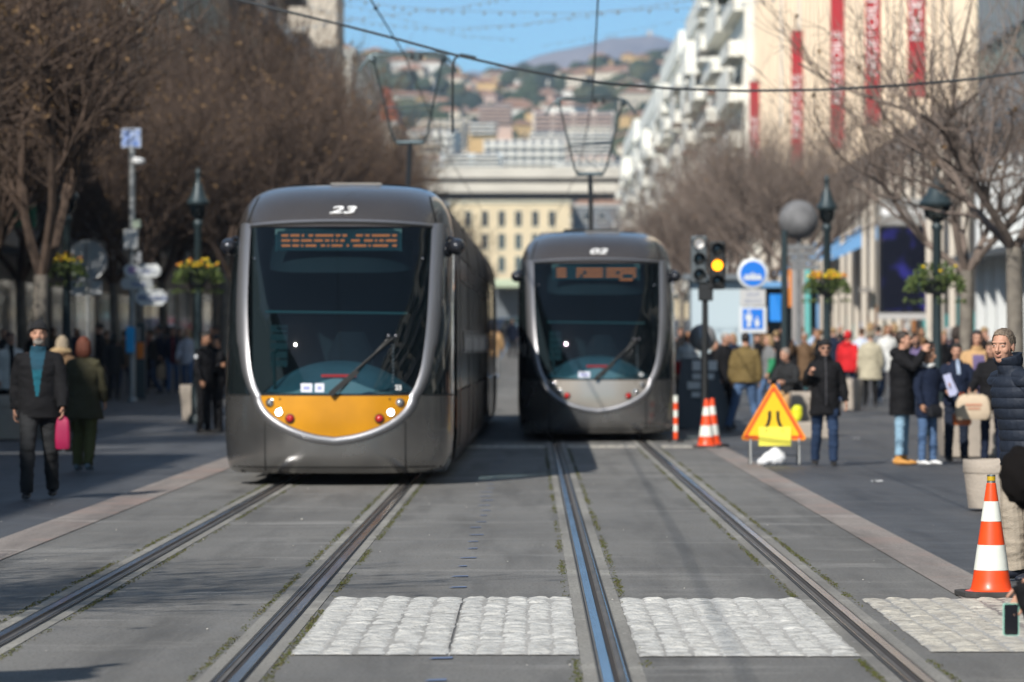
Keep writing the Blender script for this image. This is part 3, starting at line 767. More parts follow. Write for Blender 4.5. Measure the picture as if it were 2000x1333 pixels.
def block(name, x0, x1, y0, y1, z0, z1, wall, label, side=0, front=True, floors=7, fh=3.3, pitch=3.0, roofm=None, wsize=(1.15, 1.9),
          balc=None, shut=None, cornice=None, group=None, cat='building', first=4.6, maxw=95, fr=None, roofh=2.6):
    """a street block: side = +1 if its street face looks to +x, -1 if to -x"""
    B = empty(name, ((x0+x1)/2, y0, z0), 0, label=label, cat=cat, group=group); ox, oy, oz = (x0+x1)/2, y0, z0
    b = MB(); b.box(x0-ox, x1-ox, 0, y1-y0, 0, z1-z0); b.build('wall', wall, B)
    cm = cornice or M_frame; b = MB(); e = .28
    b.box(x0-ox-e, x1-ox+e, -e, y1-y0+e, z1-z0-.5, z1-z0-.12); b.box(x0-ox-e*1.5, x1-ox+e*1.5, -e*1.5, y1-y0+e*1.5, z1-z0-.118, z1-z0+.06)
    b.build('cornice', cm, B)
    if roofm:
        b = MB(); hx = (x1-x0)/2; D = y1-y0; rz = z1-z0+.062; ins = min(hx, D/2)*.75
        b.add([(-hx-.3, -.3, rz), (hx+.3, -.3, rz), (hx+.3, D+.3, rz), (-hx-.3, D+.3, rz), (-hx+ins, ins, rz+roofh), (hx-ins, ins, rz+roofh), (hx-ins, D-ins, rz+roofh), (-hx+ins, D-ins, rz+roofh)],
              [(0, 1, 5, 4), (1, 2, 6, 5), (2, 3, 7, 6), (3, 0, 4, 7), (4, 5, 6, 7)])
        b.build('roof', roofm, B)
    me = win_mesh(wsize[0], wsize[1], fr or M_frame, shut); cnt = 0
    fl = [k for k in range(floors) if first+k*fh+wsize[1] < z1-z0-.5]
    if side:
        xf = (x1-ox)+.03 if side > 0 else (x0-ox)-.03; rz = R(90) if side > 0 else R(-90)
        n = int((y1-y0-1)/pitch)
        for k in fl:
            for i in range(n):
                if cnt >= maxw: break
                inst('window', me, B, (xf, (y1-y0)/2+(i-(n-1)/2)*pitch, first+k*fh), rz); cnt += 1
            if balc:
                bb = MB(); d = 1.15; xa, xb = sorted((xf, xf+side*d)); za = first+k*fh-.45
                yb_ = .5; rb = random.Random(int(y0)*31+k)
                while yb_ < y1-y0-5:
                    ln = rb.choice((6, 9, 12, 18)); ye = min(yb_+ln, y1-y0-.4); d = 1.15+rb.choice((-.35, 0, .45)); xa, xb = sorted((xf, xf+side*d)); xc, xd = sorted((xf+side*(d-.08), xf+side*d)); bb = MB(); hh = rb.choice((.95, .95, .5, 2.4))
                    bb.box(xa, xb, yb_, ye, za-.16, za); bb.box(xc, xd, yb_, ye, za+.004, za+hh); bb.box(xa, xb, yb_, yb_+.08, za+.004, za+.95); yb_ = ye+rb.choice((.6, 2.5, 4)); bb.build('balcony', balc, B)
        bb = MB()                                       # shop fronts
        ns = max(1, int((y1-y0)/6))
        for i in range(ns):
            ya = .8+(y1-y0-1.2)*i/ns; yb = ya+(y1-y0-1.2)/ns-.7; xa, xb = sorted((xf-side*.02, xf+side*.06)); bb.box(xa, xb, ya, yb, .25, 3.2)
        bb.build('shop_windows', M_pane, B)
    if front:
        n = int((x1-x0-1)/pitch)
        for k in fl:
            for i in range(n):
                if cnt >= maxw+5: break
                inst('window', me, B, ((i-(n-1)/2)*pitch, -.03, first+k*fh), 0); cnt += 1
    return B
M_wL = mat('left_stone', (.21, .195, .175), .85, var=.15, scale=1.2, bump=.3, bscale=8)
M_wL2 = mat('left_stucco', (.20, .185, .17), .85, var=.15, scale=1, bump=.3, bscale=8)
M_rough = mat('rough_stucco', (.50, .45, .38), .9, var=.18, scale=2.5, bump=.8, bscale=5)
M_cream = mat('cream_stone', (.80, .66, .50), .8, var=.12, scale=.35)
M_whiteb = mat('white_render', (.80, .78, .70), .8, var=.12, scale=.8)
M_whiteb2 = mat('pale_render', (.72, .67, .58), .8, var=.15, scale=.8)
M_yelb = mat('yellow_facade', (.66, .53, .34), .85, var=.10, scale=.2)
M_redr = mat('red_roof', (.34, .085, .04), .8, var=.2, scale=.5)
M_orr = mat('orange_tile', (.33, .19, .125), .85, var=.2, scale=.3)
M_zinc = mat('zinc', (.16, .18, .20), .5, .3)
GB = 'buildings on the shaded left side'
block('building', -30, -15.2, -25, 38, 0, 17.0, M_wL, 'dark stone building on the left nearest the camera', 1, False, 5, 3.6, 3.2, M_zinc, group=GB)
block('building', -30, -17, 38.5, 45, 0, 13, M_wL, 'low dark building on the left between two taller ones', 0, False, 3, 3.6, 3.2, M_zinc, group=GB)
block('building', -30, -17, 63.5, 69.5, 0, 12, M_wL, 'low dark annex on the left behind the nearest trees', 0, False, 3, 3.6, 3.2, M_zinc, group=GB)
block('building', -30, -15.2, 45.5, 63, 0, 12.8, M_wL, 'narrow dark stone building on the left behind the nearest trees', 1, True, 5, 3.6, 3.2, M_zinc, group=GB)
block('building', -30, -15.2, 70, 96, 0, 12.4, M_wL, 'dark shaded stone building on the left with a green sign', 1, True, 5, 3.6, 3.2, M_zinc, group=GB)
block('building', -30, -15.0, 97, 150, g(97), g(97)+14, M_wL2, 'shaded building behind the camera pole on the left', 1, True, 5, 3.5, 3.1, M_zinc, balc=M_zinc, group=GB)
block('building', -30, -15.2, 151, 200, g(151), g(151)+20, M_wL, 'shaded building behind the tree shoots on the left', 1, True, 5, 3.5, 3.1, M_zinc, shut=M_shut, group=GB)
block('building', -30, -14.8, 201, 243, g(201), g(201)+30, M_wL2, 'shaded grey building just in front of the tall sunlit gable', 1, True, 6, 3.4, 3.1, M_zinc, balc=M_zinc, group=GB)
TB = block('building', -27, -12.55, 256, 267, g(256), g(256)+38, M_rough, 'tall building with a sunlit rough stucco gable at the top left beside the sky', 1, False, 9, 3.6, 3.2, M_zinc, group=GB)
for k in range(3):
    for i in range(2): inst('window', win_mesh(1.5, 2.0, M_frame, M_shut), TB, (3.3-i*4.5, -.03, 23.6+3.9*k))
block('building', -27, -14.15, 312, 372, g(312), g(312)+22.5, M_whiteb, 'pale building with a slender sunlit end left of the left pantograph', 1, True, 6, 3.3, 3.0, M_orr, group=GB)
L6 = block('building', -26, -13.6, 392, 470, g(392), g(392)+20.5, M_whiteb2, 'building with an orange band and red tiled roof behind the left pantograph', 1, True, 6, 3.3, 3.0, None, group=GB)
b = MB(); b.add([(-6.5, 0, 20.7), (6.6, 0, 20.7), (6.6, 40, 20.7), (-2, 8, 25.6), (4.6, 34, 26)], [(0, 1, 3), (1, 2, 4, 3), (0, 3, 4, 2)]); b.build('roof', M_redr, L6)
block('building', -30, -16, 490, 630, g(490), g(490)+18, M_whiteb, 'far pale building left of the rail bridge', 1, True, 5, 3.3, 3.0, M_orr, balc=M_whiteb, group=GB)
# right side
GRB = 'sunlit buildings on the right side'
M_grn = mat('green_cladding', (.24, .28, .235), .45, .1, var=.12, scale=.4)
R0 = block('building', 16.4, 34, 96, 146.5, g(96), g(96)+34, M_grn, 'grey-green clad building at the right edge of the view with a glass shop front', -1, False, 8, 3.8, 2.6, None, wsize=(1.6, 2.6), group=GRB, fr=M_zinc)
b = MB()
for i in range(15): yy = 2+3.2*i; b.box(-9.25, -8.83, yy, yy+.35, 0, 8.5)
b.build('white_pier', mat('white_pier', (.62, .64, .64), .5), R0)
b = MB(); b.box(-9.6, -8.82, .5, 49, 8.55, 9.1); b.box(-9.9, -8.85, 20, 49, 4.4, 4.6); b.build('canopy', M_zinc, R0)
block('building', 16.4, 34, -25, 95.5, 0, 24, M_whiteb2, 'pale building on the right beside the camera', -1, False, 5, 3.8, 3.4, M_zinc, balc=M_zinc, group=GRB, shut=M_shut)
# shopping centre
N = empty('shopping_centre', (16, 148, g(148)), 0, label='large cream shopping centre with tall fins and red vertical banners', cat='building'); 
b = MB(); b.box(0, 24, 0, 135, 10.0, 42); b.box(2.6, 24, 0, 135, -.2, 9.996); b.build('wall', M_cream, N)
b = MB()
for k in range(40): b.box(-.012, .0, 1.75+3.35*k, 1.80+3.35*k, 10.02, 41.9)
b.build('panel_joints', mat('panel_joint', (.30, .24, .18), .9), N)
b = MB()
for k in range(40): b.box(-.34, -.001, .02+3.35*k, 1.2+3.35*k, 10.01, 41.95)
b.build('stone_rib', M_cream, N)
b = MB()
for yy in (83.7, 100.45): b.box(-.42, -.341, yy, yy+.9, 14.5, 41.9)
b.build('light_pilaster', mat('light_pilaster', (.68, .66, .62), .7), N)
b = MB()
for k in range(30):
    yy = .6+4.5*k; b.tube([(.2, yy, -.1), (.2, yy, 9.19)], .15, 10)
b.build('columns', mat('pale_column', (.60, .54, .46), .7), N, smooth=40)
b = MB(); b.box(-.1, 2.7, -.02, 135, 9.2, 9.98); b.box(-.5, .1, 40, 41, 3.4, 3.6); b.build('fascia', mat('fascia', (.24, .22, .20), .7), N)
b = MB(); b.box(2.45, 2.6, .5, 134, .1, 8.6); b.build('shop_window', M_dark, N)
for yy, zz in ((46, 5.1), (62, 5.2), (78, 5.2), (95, 5)):
    b = MB(); b.add([(.2, yy, zz+1.6), (2.4, yy, zz+1.6), (2.4, yy+5, zz+1.6), (.2, yy+5, zz+1.6), (-1.2, yy, zz), (-1.2, yy+5, zz)], [(0, 1, 2, 3), (0, 3, 5, 4), (4, 1, 0)])
    b.build('awning', mat('blue_awning', (.14, .32, .58), .7), N)
rnd = random.Random(4)
for k in range(26):
    b = MB(); yy = 3+5*k; h = rnd.uniform(.8, 2); b.box(2.38, 2.44, yy, yy+rnd.uniform(1, 2.6), 1.2, 1.2+h, rnd.randrange(4)); b.build('shop_poster', [mat('poster_blue', (.05, .25, .7), .5), mat('poster_white', (.65, .7, .72), .5), mat('poster_teal', (.10, .45, .45), .5), mat('poster_orange', (.6, .22, .04), .5)], N)
# banners
M_ban = mat('banner_red', (.36, .018, .028), .7, var=.08, scale=1)
M_ban2 = mat('banner_red_dark', (.40, .03, .04), .7)
for i, (yb, x1) in enumerate(((158.2, 15.62), (178.6, 15.62), (199.1, 15.62), (229.4, 15.62), (273.2, 15.62))):
    lab = ['rightmost red banner, its lettering cut by the top of the view', 'second red banner from the right, half a storey lower, lettering fully in view', 'third red banner from the right, middle one of the five',
           'fourth red banner from the right, its flat top edge in view', 'leftmost and farthest red banner, half hidden by the trees'][i]
    e = empty('banner', (x1-.33, yb, 11.55), 0, label=lab, cat='banner', group='red banners on the shopping centre')
    b = MB(); b.grid(lambda u, v: (-.33+.66*u, .02*math.sin(v*9), 8.2*v), 6, 40); b.grid(lambda u, v: (-.33+.66*u, .03+.02*math.sin(v*9), 8.2*v), 6, 40, flip=True); b.build('cloth', M_ban, e, smooth=180)
    b = MB(); b.box(-.38, .36, -.03, .06, 8.2, 8.28); b.box(-.38, .36, -.03, .06, -.08, -.005); b.build('batten', mat('batten', (.1, .02, .02), .5), e)
    t = text('lettering', 'NICETOILE', .62, M_white, e, (0, -.035, 4.0 if i != 3 else 3.9), (R(90), R(-90), 0), .004, .003, 0, 1.2)
# sign screen on the facade
e = empty('advert_screen', (15.55, 165, 0), 0, label='dark advertising screen with blue images under a grey header, right of the fins', cat='screen')
zt, zm, zb = Z(388, 165), Z(441, 165), Z(612, 165)
b = MB(); b.box(-1.14, 1.14, 0, .4, zm+.01, zt); b.build('header', mat('header_grey', (.26, .26, .25), .6), e, bevel=.03)
text('lettering', '✪', .5, M_white, e, (-.86, -.02, (zm+zt)/2), (R(90), 0, 0), .004)
b = MB().ell((-.84, -.02, (zm+zt)/2), (.17, .02, .17), 16, 8); b.build('star_emblem', M_white, e)
text('lettering', 'NICETOILE', .30, M_white, e, (.20, -.02, (zm+zt)/2-.02), (R(90), 0, 0), .004, .004, 0, 1.05)
b = MB(); b.box(-1.14, 1.14, .0, .4, zb, zm-.01); b.box(-1.2, 1.2, -.02, .42, zb-.26, zb-.005, 1); b.box(-.1, .1, .1, .3, g(165), zb-.27, 1)
b.build('casing', [M_dark, mat('screen_trim', (.45, .44, .43), .5)], e)
sm = bpy.data.materials.new('screen_image'); sm.use_nodes = True; nt = sm.node_tree; n_ = nt.nodes; q = n_['Principled BSDF']; q.inputs['Base Color'].default_value = (.005, .005, .01, 1); q.inputs['Roughness'].default_value = .2
tc = n_.new('ShaderNodeTexCoord'); nz = n_.new('ShaderNodeTexNoise'); nz.inputs['Scale'].default_value = .75; nt.links.new(tc.outputs['Object'], nz.inputs['Vector'])
cr_ = n_.new('ShaderNodeValToRGB'); nt.links.new(nz.outputs['Fac'], cr_.inputs[0]); cr_.color_ramp.elements[0].position = .54; cr_.color_ramp.elements[0].color = (.002, .003, .008, 1)
cr_.color_ramp.elements[1].position = .80; cr_.color_ramp.elements[1].color = (.10, .09, .75, 1)
nt.links.new(cr_.outputs[0], q.inputs['Emission Color']); q.inputs['Emission Strength'].default_value = .5
b = MB(); b.box(-1.03, 1.03, -.02, -.004, zb+.1, zm-.12); b.build('display', sm, e)
# terraced white buildings past the shopping centre
for i, (ya, yb, x0, h, m_, lab) in enumerate(((284, 342, 15.2, 31.5, M_whiteb, 'white building with deep stepped balconies right after the cream shopping centre'), (343, 400, 15.2, 28, M_whiteb2, 'second pale balcony building, where the roofline drops beside the sky'),
        (401, 470, 15.0, 27.5, M_whiteb, 'third pale balcony building of the receding right side'), (471, 560, 15.0, 26, M_whiteb2, 'fourth pale balcony building, with orange awnings'), (561, 640, 14.6, 26, M_whiteb, 'farthest pale building on the right, meeting the rail bridge'))):
    B = block('building', x0, x0+16, ya, yb, g(ya), g(ya)+h, m_, lab, -1, True, 9, 3.25, 3.0, None, balc=M_whiteb, group=GRB, maxw=90, cornice=M_whiteb)
    bb = MB()
    for k in range(3): bb.box(-9.7+.5*k, -8.05+.0*k, 6+14*k, 15+14*k, h-5.2, h-2.3)
    bb.box(-8.0, 3, 4, yb-ya-6, h+.07, h+3.0)
    bb.build('penthouse', M_whiteb, B)
    for k in range(4): bb = MB(); bb.add([(-9.3, 3+12*k, 9+3.25*k), (-8.05, 3+12*k, 10+3.25*k), (-8.05, 7+12*k, 10+3.25*k), (-9.3, 7+12*k, 9+3.25*k)], [(0, 1, 2, 3)]); bb.build('awning', mat('orange_awning', (.62, .17, .05), .8), B)
# rail bridge
br = empty('bridge', (0, 650, 0), 0, label='long concrete bridge crossing the avenue in the distance', cat='bridge')
M_conc = mat('bridge_concrete', (.56, .51, .43), .85, var=.12, scale=.15, stretch=(1, 1, 3)); M_brshade = mat('bridge_painted_shadow', (.02, .02, .02), .9)
zz = lambda py: Z(py, 650)
b = MB(); b.box(-30, 18, 0, 12, zz(348), zz(326)); b.box(-30, 14.6, .8, 11, zz(376), zz(357)); b.build('deck', M_conc, br)
b = MB(); b.box(-30, 16, 1.3, 10.6, zz(356.8), zz(348.2)); b.box(-30, 14.2, 1.5, 10.4, zz(387), zz(376.2)); b.build('shadow_bands', M_brshade, br)  # near-black boxes: dark line below the parapet, painted shadow under the deck
b = MB()
for k in range(36): b.box(-26+k*1.2, -25.93+k*1.2, .2, .3, zz(326)+.01, zz(319))
b.box(-30, 16, .2, .3, zz(319)+.01, zz(318)); b.build('railing', M_zinc, br)
b = MB(); b.box(-19, -16, 2, 9, g(650)-1, zz(382)-.01); b.box(14.8, 17.5, 2, 9, g(650)-1, zz(382)-.01); b.build('pier', M_conc, br)
# cream building closing the street beneath the bridge
cb = block('building', -15.5, 7.3, 760, 790, g(760), Z(392, 760), M_yelb, 'cream building with a red roof edge framed under the bridge', 0, True, 6, 4.35, 3.2, None, wsize=(1.35, 3.0), fr=mat('cream_trim', (.66, .60, .45), .8), shut=None, cornice=mat('cream_trim', (.6, .55, .42), .8))
b = MB(); b.box(-11.2, -1.5, .5, 8, Z(392, 760)-g(760)+.07, Z(378, 760)-g(760)); b.box(0, 8, .5, 8, Z(392, 760)-g(760)+.07, Z(379, 760)-g(760)); b.build('roof', M_redr, cb)
block('building', 8.2, 22, 770, 800, g(760), Z(400, 770), mat('dim_facade', (.16, .17, .18), .8), 'dark grey building under the right end of the bridge', 0, True, 6, 3.6, 3, M_orr)
# kiosk canopy, cars down the street
kx = empty('kiosk', (-.98, 330, g(330)), 0, label='pale green flat-roofed kiosk shelter seen between the two trams', cat='kiosk')
M_pg = mat('pale_green', (.44, .52, .38), .6); b = MB(); b.box(-2.3, 1.9, 0, 6, 3.9, 4.6); b.build('roof', M_pg, kx, bevel=.1)
b = MB(); 
for x in (-2, 0, 1.7): b.box(x, x+.15, .3, .45, 0, 3.9)
b.box(-2.2, 1.8, 3, 3.2, .2, 3.85); b.build('frame', M_zinc, kx)
def car(x, y, m_, lab, rz=0, s=1.0):
    e = empty('parked_car', (x, y, g(y)), rz, label=lab, cat='car', group='cars far down the street'); e.scale = (s, s, s)
    b = MB(); P = [(-2.1, .35), (-2.15, .75), (-1.9, .95), (-1.25, 1.02), (-.75, 1.42), (.6, 1.46), (1.35, 1.05), (2.05, .95), (2.15, .6), (2.1, .35)]
    b.prism(P, -.82, .82, plane='xz'); b.build('body', m_, e, bevel=.07, smooth=40)
    b = MB(); b.prism([(-1.15, 1.0), (-.72, 1.36), (.56, 1.40), (1.2, 1.03)], -.84, .84); b.build('windows', M_pane, e)
    for sx in (-1.3, 1.35):
        for sy in (-.78, .78): MB().lathe([(.1, -.09), (.31, -.09), (.31, .09), (.1, .09)], 16, (sx, sy, .31), ax='y').build('wheel', M_rubber, e, smooth=40)
    b = MB(); 
    for sy in (-.6, .6): b.ell((-2.13, sy, .72), (.05, .16, .08), 8, 6)
    b.build('headlight', M_chrome, e)
    return e
car(-1.5, 300, mat('white_car_paint', (.75, .75, .75), .3, coat=.5), 'white car crossing the street between the two trams', 0, 1.05)
car(-.3, 322, mat('red_car_paint', (.35, .03, .03), .3, coat=.5), 'reddish car right behind the white car between the trams', .1)
car(-2.6, 290, mat('dark_car_paint', (.03, .035, .05), .3, coat=.5), 'dark car at the left of the white car between the trams', 1.4)

# ------------------------------------------------------------------ hills, houses, mountain
CREST = [(400, 120), (680, 108), (760, 106), (860, 112), (895, 150), (950, 152), (1010, 140), (1100, 134), (1200, 124), (1290, 116), (1340, 110), (1600, 90)]
def hillz(x, y):
    px = HX+x*F/max(y, 1); px = min(1599, max(401, px)); k = 0
    while px > CREST[k+1][0]: k += 1
    a, c = CREST[k], CREST[k+1]; py = a[1]+(c[1]-a[1])*(px-a[0])/(c[0]-a[0])
    t = max(0, (y-850)/1750); t1 = min(1, t); n = noise.noise(Vector((x/260, y/330, 2)))*20*t1*(1.15-t1)*2+noise.noise(Vector((x/90, y/110, 7)))*6*min(1, t*3)
    zc = Z(py+10, 2600); z = 9+(zc-9)*t1**.95
    if y > 2600: z -= (y-2600)*.25
    return z+n
M_hill = mat('wooded_hill', (.035, .052, .034), .95, var=.45, scale=.03, col2=(.075, .085, .05))
b = MB(); b.grid(lambda u, v: ((u-.5)*(700+1400*v), 800+2200*v, hillz((u-.5)*(700+1400*v), 800+2200*v)-.5), 90, 90); b.build('hill', M_hill, smooth=180, kind='structure')
rnd = random.Random(77); b = MB()
for i in range(2600):
    y = 860+1740*rnd.random()**.8; x = (rnd.random()-.5)*2*(.12*y); z = hillz(x, y); r = rnd.uniform(3, 7.5)
    if noise.noise(Vector((x/60, y/80, 4))) < -.12: continue
    o = len(b.v); b.ell((x, y, z+r*.35), (r, r, r*rnd.uniform(.6, 1.15)), 7, 5, rnd.randrange(3))
    for k in range(o, len(b.v)): v = Vector(b.v[k]); n = noise.noise(v*.35)*r*.5; b.v[k] = (v.x+n, v.y, v.z+n)
b.build('woodland', [mat('wood_dark', (.022, .038, .024), .95), mat('wood_mid', (.040, .060, .030), .95), mat('wood_olive', (.07, .08, .04), .95)], kind='stuff')
HW = [mat('house_white', (.74, .70, .62), .8), mat('house_cream', (.62, .54, .42), .8), mat('house_pink', (.58, .42, .34), .8), mat('house_ochre', (.60, .40, .18), .8)]
M_wd = mat('far_window', (.10, .11, .13), .5)
def villa_meshes(k):
    rnd = random.Random(100+k); L, D, H = rnd.uniform(9, 17), rnd.uniform(8, 11), rnd.uniform(5.5, 9)
    b = MB(); b.box(-L/2, L/2, 0, D, -6, H)
    if k % 2: b.box(L/2, L/2+L*.35, 1, D*.8, -6, H*.6)
    n = int(L/3)
    for f in range(int(H/3)):
        for i in range(n): x = -L/2+L*(i+.5)/n; b.box(x-.55, x+.55, -.05, .02, f*2.9+.8, f*2.9+2.4, 1)
    me = b.mesh('wall', [HW[k % 4], M_wd])
    b = MB(); e = .6; ins = D*.45
    b.add([(-L/2-e, -e, H+.01), (L/2+e, -e, H+.01), (L/2+e, D+e, H+.01), (-L/2-e, D+e, H+.01), (-L/2+ins, D/2, H+2.2), (L/2-ins, D/2, H+2.2)], [(0, 1, 5, 4), (1, 2, 5), (2, 3, 4, 5), (3, 0, 4)])
    mr = b.mesh('roof', M_orr)
    return me, mr
def slab_meshes(k):
    rnd = random.Random(200+k); L, D, fl = rnd.uniform(20, 40), 12, rnd.randint(4, 9); H = fl*2.9
    b = MB(); b.box(-L/2, L/2, 0, D, -8, H)
    for f in range(fl):
        n = int(L/3)
        for i in range(n): x = -L/2+L*(i+.5)/n; b.box(x-1.0, x+1.0, -.06, .01, f*2.9+1.15, f*2.9+2.6, 1)
    me = b.mesh('wall', [HW[(0, 1, 0, 0, 3, 0, 2, 0)[k % 8]], M_wd])
    b = MB()
    for f in range(fl): b.box(-L/2+.3, L/2-.3, -1.4, 0, f*2.9+.0, f*2.9+1.1)
    mb = b.mesh('balcony', HW[(0, 1, 0, 0, 1, 0, 1)[k % 7]])
    return me, mb
VM = [villa_meshes(k) for k in range(8)]; SM = [slab_meshes(k) for k in range(7)]
rnd = random.Random(9); used = []
def hb(kind, k, px, y, py=None, rz=0, lab=None, s=1):
    x = X(px, y); z = hillz(x, y) if py is None else Z(py, y)
    nm, grp = ('hillside_villa', 'villas on the hillside') if kind == 'v' else ('apartment_block', 'apartment blocks on the hillside')
    cols = ['white', 'cream', 'pink', 'ochre']
    e = empty(nm, (x, y, z), rz, label=lab or ('small %s villa with a tiled roof among the villas dotted over the wooded hillside' % cols[k % 4] if kind == 'v' else
        'far %s apartment block with balcony bands stacked low on the hillside' % ('white', 'cream', 'white', 'white', 'ochre', 'white', 'pink', 'white')[k % 8]), cat='villa' if kind == 'v' else 'apartment block', group=grp)
    e.scale = (s, s, s); ms = VM[k % 8] if kind == 'v' else SM[k % 7]
    inst('wall', ms[0], e); inst('roof' if kind == 'v' else 'balconies', ms[1], e)
for i in range(135):
    for _ in range(20):
        y = 1250+1300*rnd.random()**.8; px = rnd.uniform(670, 1420)
        if all(abs(px-a)*y/F > 13 or abs(y-c) > 30 for a, c in used): break
    used.append((px, y)); hb('v', rnd.randrange(8), px, y, rz=rnd.uniform(-.6, .6), s=rnd.uniform(.75, 1.05))
for i in range(32):
    for _ in range(20):
        y = 900+520*rnd.random(); px = rnd.uniform(790, 1330)
        if all(abs(px-a)*y/F > 20 or abs(y-c) > 30 for a, c in used): break
    used.append((px, y)); hb('s', rnd.choice((0, 1, 4, 1, 4, 5, 6, 1, 6)), px, y, rz=rnd.uniform(-.35, .35), s=rnd.uniform(.55, .85))
b = MB()
def bigblock(px0, px1, pt, pb, y, m_, lab, red=False, fl=9):
    x0, x1 = X(px0, y), X(px1, y); z1, z0 = Z(pt, y), Z(pb, y)-10; e = empty('apartment_block', ((x0+x1)/2, y, z0), 0, label=lab, cat='apartment block', group='large apartment blocks on the hillside')
    h = z1-z0; W = x1-x0; b = MB(); b.box(-W/2, W/2, 0, 14, 0, h); c = b; b = MB(); fh = (h-10)/fl
    for f in range(fl):
        b.box(-W/2+.4, W/2-.4, -1.6, -.07, 10+f*fh, 10+f*fh+fh*.42)
        n = max(2, int(W/6.4))
        for i in range(n): x = -W/2+W*(i+.5)/n; c.box(x-2.9, x+2.9, -.06, .01, 10+f*fh+fh*.46, 10+f*fh+fh*.95, 1)
    b.build('balconies', HW[2] if red else HW[0], e); c.build('wall', [m_, M_wd], e)
bigblock(1040, 1200, 218, 262, 1500, HW[0], 'long white block with pinkish balcony bands behind the right pantograph', True, 5)
bigblock(1035, 1195, 258, 322, 1250, HW[0], 'big white slab of many balcony bands just above the bridge, right', False, 8)
bigblock(935, 1000, 205, 240, 1400, HW[2], 'stepped block with grey and pink storeys left of the right pantograph', True, 5)
bigblock(915, 970, 238, 262, 1300, HW[3], 'ochre apartment block in the middle of the hillside', False, 3)
bigblock(860, 980, 300, 324, 1000, mat('bluish_white', (.50, .56, .60), .7), 'bluish white office block just above the bridge, left', False, 3)
bigblock(1005, 1072, 157, 178, 2200, HW[0], 'bright white flat villa block high on the hill', False, 2)
# mountain
def mz(x):
    px = HX+x*F/9000; tab = [(600, 250), (800, 190), (890, 145), (950, 138), (1000, 128), (1060, 106), (1130, 92), (1190, 76), (1245, 72), (1272, 67), (1300, 76), (1340, 88), (1420, 120), (1600, 200)]
    for i in range(len(tab)-1):
        if tab[i][0] <= px <= tab[i+1][0]:
            t = (px-tab[i][0])/(tab[i+1][0]-tab[i][0]); return Z(tab[i][1]*(1-t)+tab[i+1][1]*t, 9000)
    return Z(250, 9000)
M_mtn = mat('bare_mountain', (.14, .125, .12), .95, var=.35, scale=.006, col2=(.32, .27, .24))
def mfn(u, v):
    x = -700+1600*u; y = 6600+2400*v; h = mz(x)*(v**.8); n = noise.noise(Vector((x/130, y/260, 0)))*95+noise.noise(Vector((x/45, y/90, 3)))*40
    return (x*(.75+.25*v), y, max(0, h*(1) + n*v*(1-v)*2.2+ (noise.noise(Vector((x/40, 1, 3)))*6)))
b = MB(); b.grid(mfn, 160, 60); b.grid(lambda u, v: ((-700+1600*u), 9000+900*v, mz(-700+1600*u)*(1-v)), 80, 3); b.build('mountain', M_mtn, smooth=180, kind='structure')
b = MB(); b.box(X(1268, 9000)-5, X(1268, 9000)+7, 8990, 9010, mz(X(1270, 9000))-4, mz(X(1270, 9000))+8); b.build('hilltop_fort', HW[1], label='tiny fort on top of the far mountain', cat='fort')
# air
hz = bpy.data.materials.new('haze'); hz.use_nodes = True; hn = hz.node_tree.nodes; hn.clear(); ho = hn.new('ShaderNodeOutputMaterial'); hv = hn.new('ShaderNodeVolumePrincipled')
hv.inputs['Color'].default_value = (.62, .74, 1, 1); hv.inputs['Density'].default_value = 1.0e-4; hv.inputs['Anisotropy'].default_value = 0
hz.node_tree.links.new(hv.outputs[0], ho.inputs['Volume'])
b = MB(); b.box(-2500, 2500, -40, 10500, -1.5, 1150); b.build('haze', hz, kind='stuff')
# ------------------------------------------------------------------ street furniture
M_post = mat('lamp_green', (.028, .045, .052), .45, .2, coat=.2)
M_galv = mat('galvanised', (.34, .35, .35), .45, .5, var=.15, scale=6)
M_galvd = mat('galvanised_dull', (.20, .205, .21), .5, .4, var=.15, scale=6)
M_leafg = mat('foliage_green', (.065, .105, .025), .8, var=.4, scale=9)
M_leafl = mat('foliage_light', (.13, .17, .045), .8)
M_fly = mat('flower_yellow', (.72, .50, .015), .7); M_flo = mat('flower_orange', (.62, .22, .02), .7)
M_cpot = mat('planter_concrete', (.44, .38, .32), .85, var=.22, scale=3, bump=.4, bscale=30, col2=(.33, .29, .25))
def fern(b, c, rx, rz, n, rnd, droop=.5, mi=(0, 0, 1), s=.05):
    for i in range(n):
        a = rnd.uniform(0, 6.283); rr = rx*rnd.random()**.5; zz = rz*rnd.uniform(-.3, 1)*(1-.6*(rr/rx)**2)-droop*rz*(rr/rx)**3
        p = Vector(c)+Vector((rr*math.cos(a), rr*math.sin(a), zz)); d = Vector((math.cos(a), math.sin(a), rnd.uniform(-.7, .9))).normalized()
        u = d.orthogonal().normalized(); u.rotate(Quaternion(d, rnd.uniform(0, 6))); l = s*rnd.uniform(.7, 1.6)
        b.add([p, p+d*l*.5+u*l*.25, p+d*l, p+d*l*.5-u*l*.25], [(0, 1, 2, 3)], rnd.choice(mi))
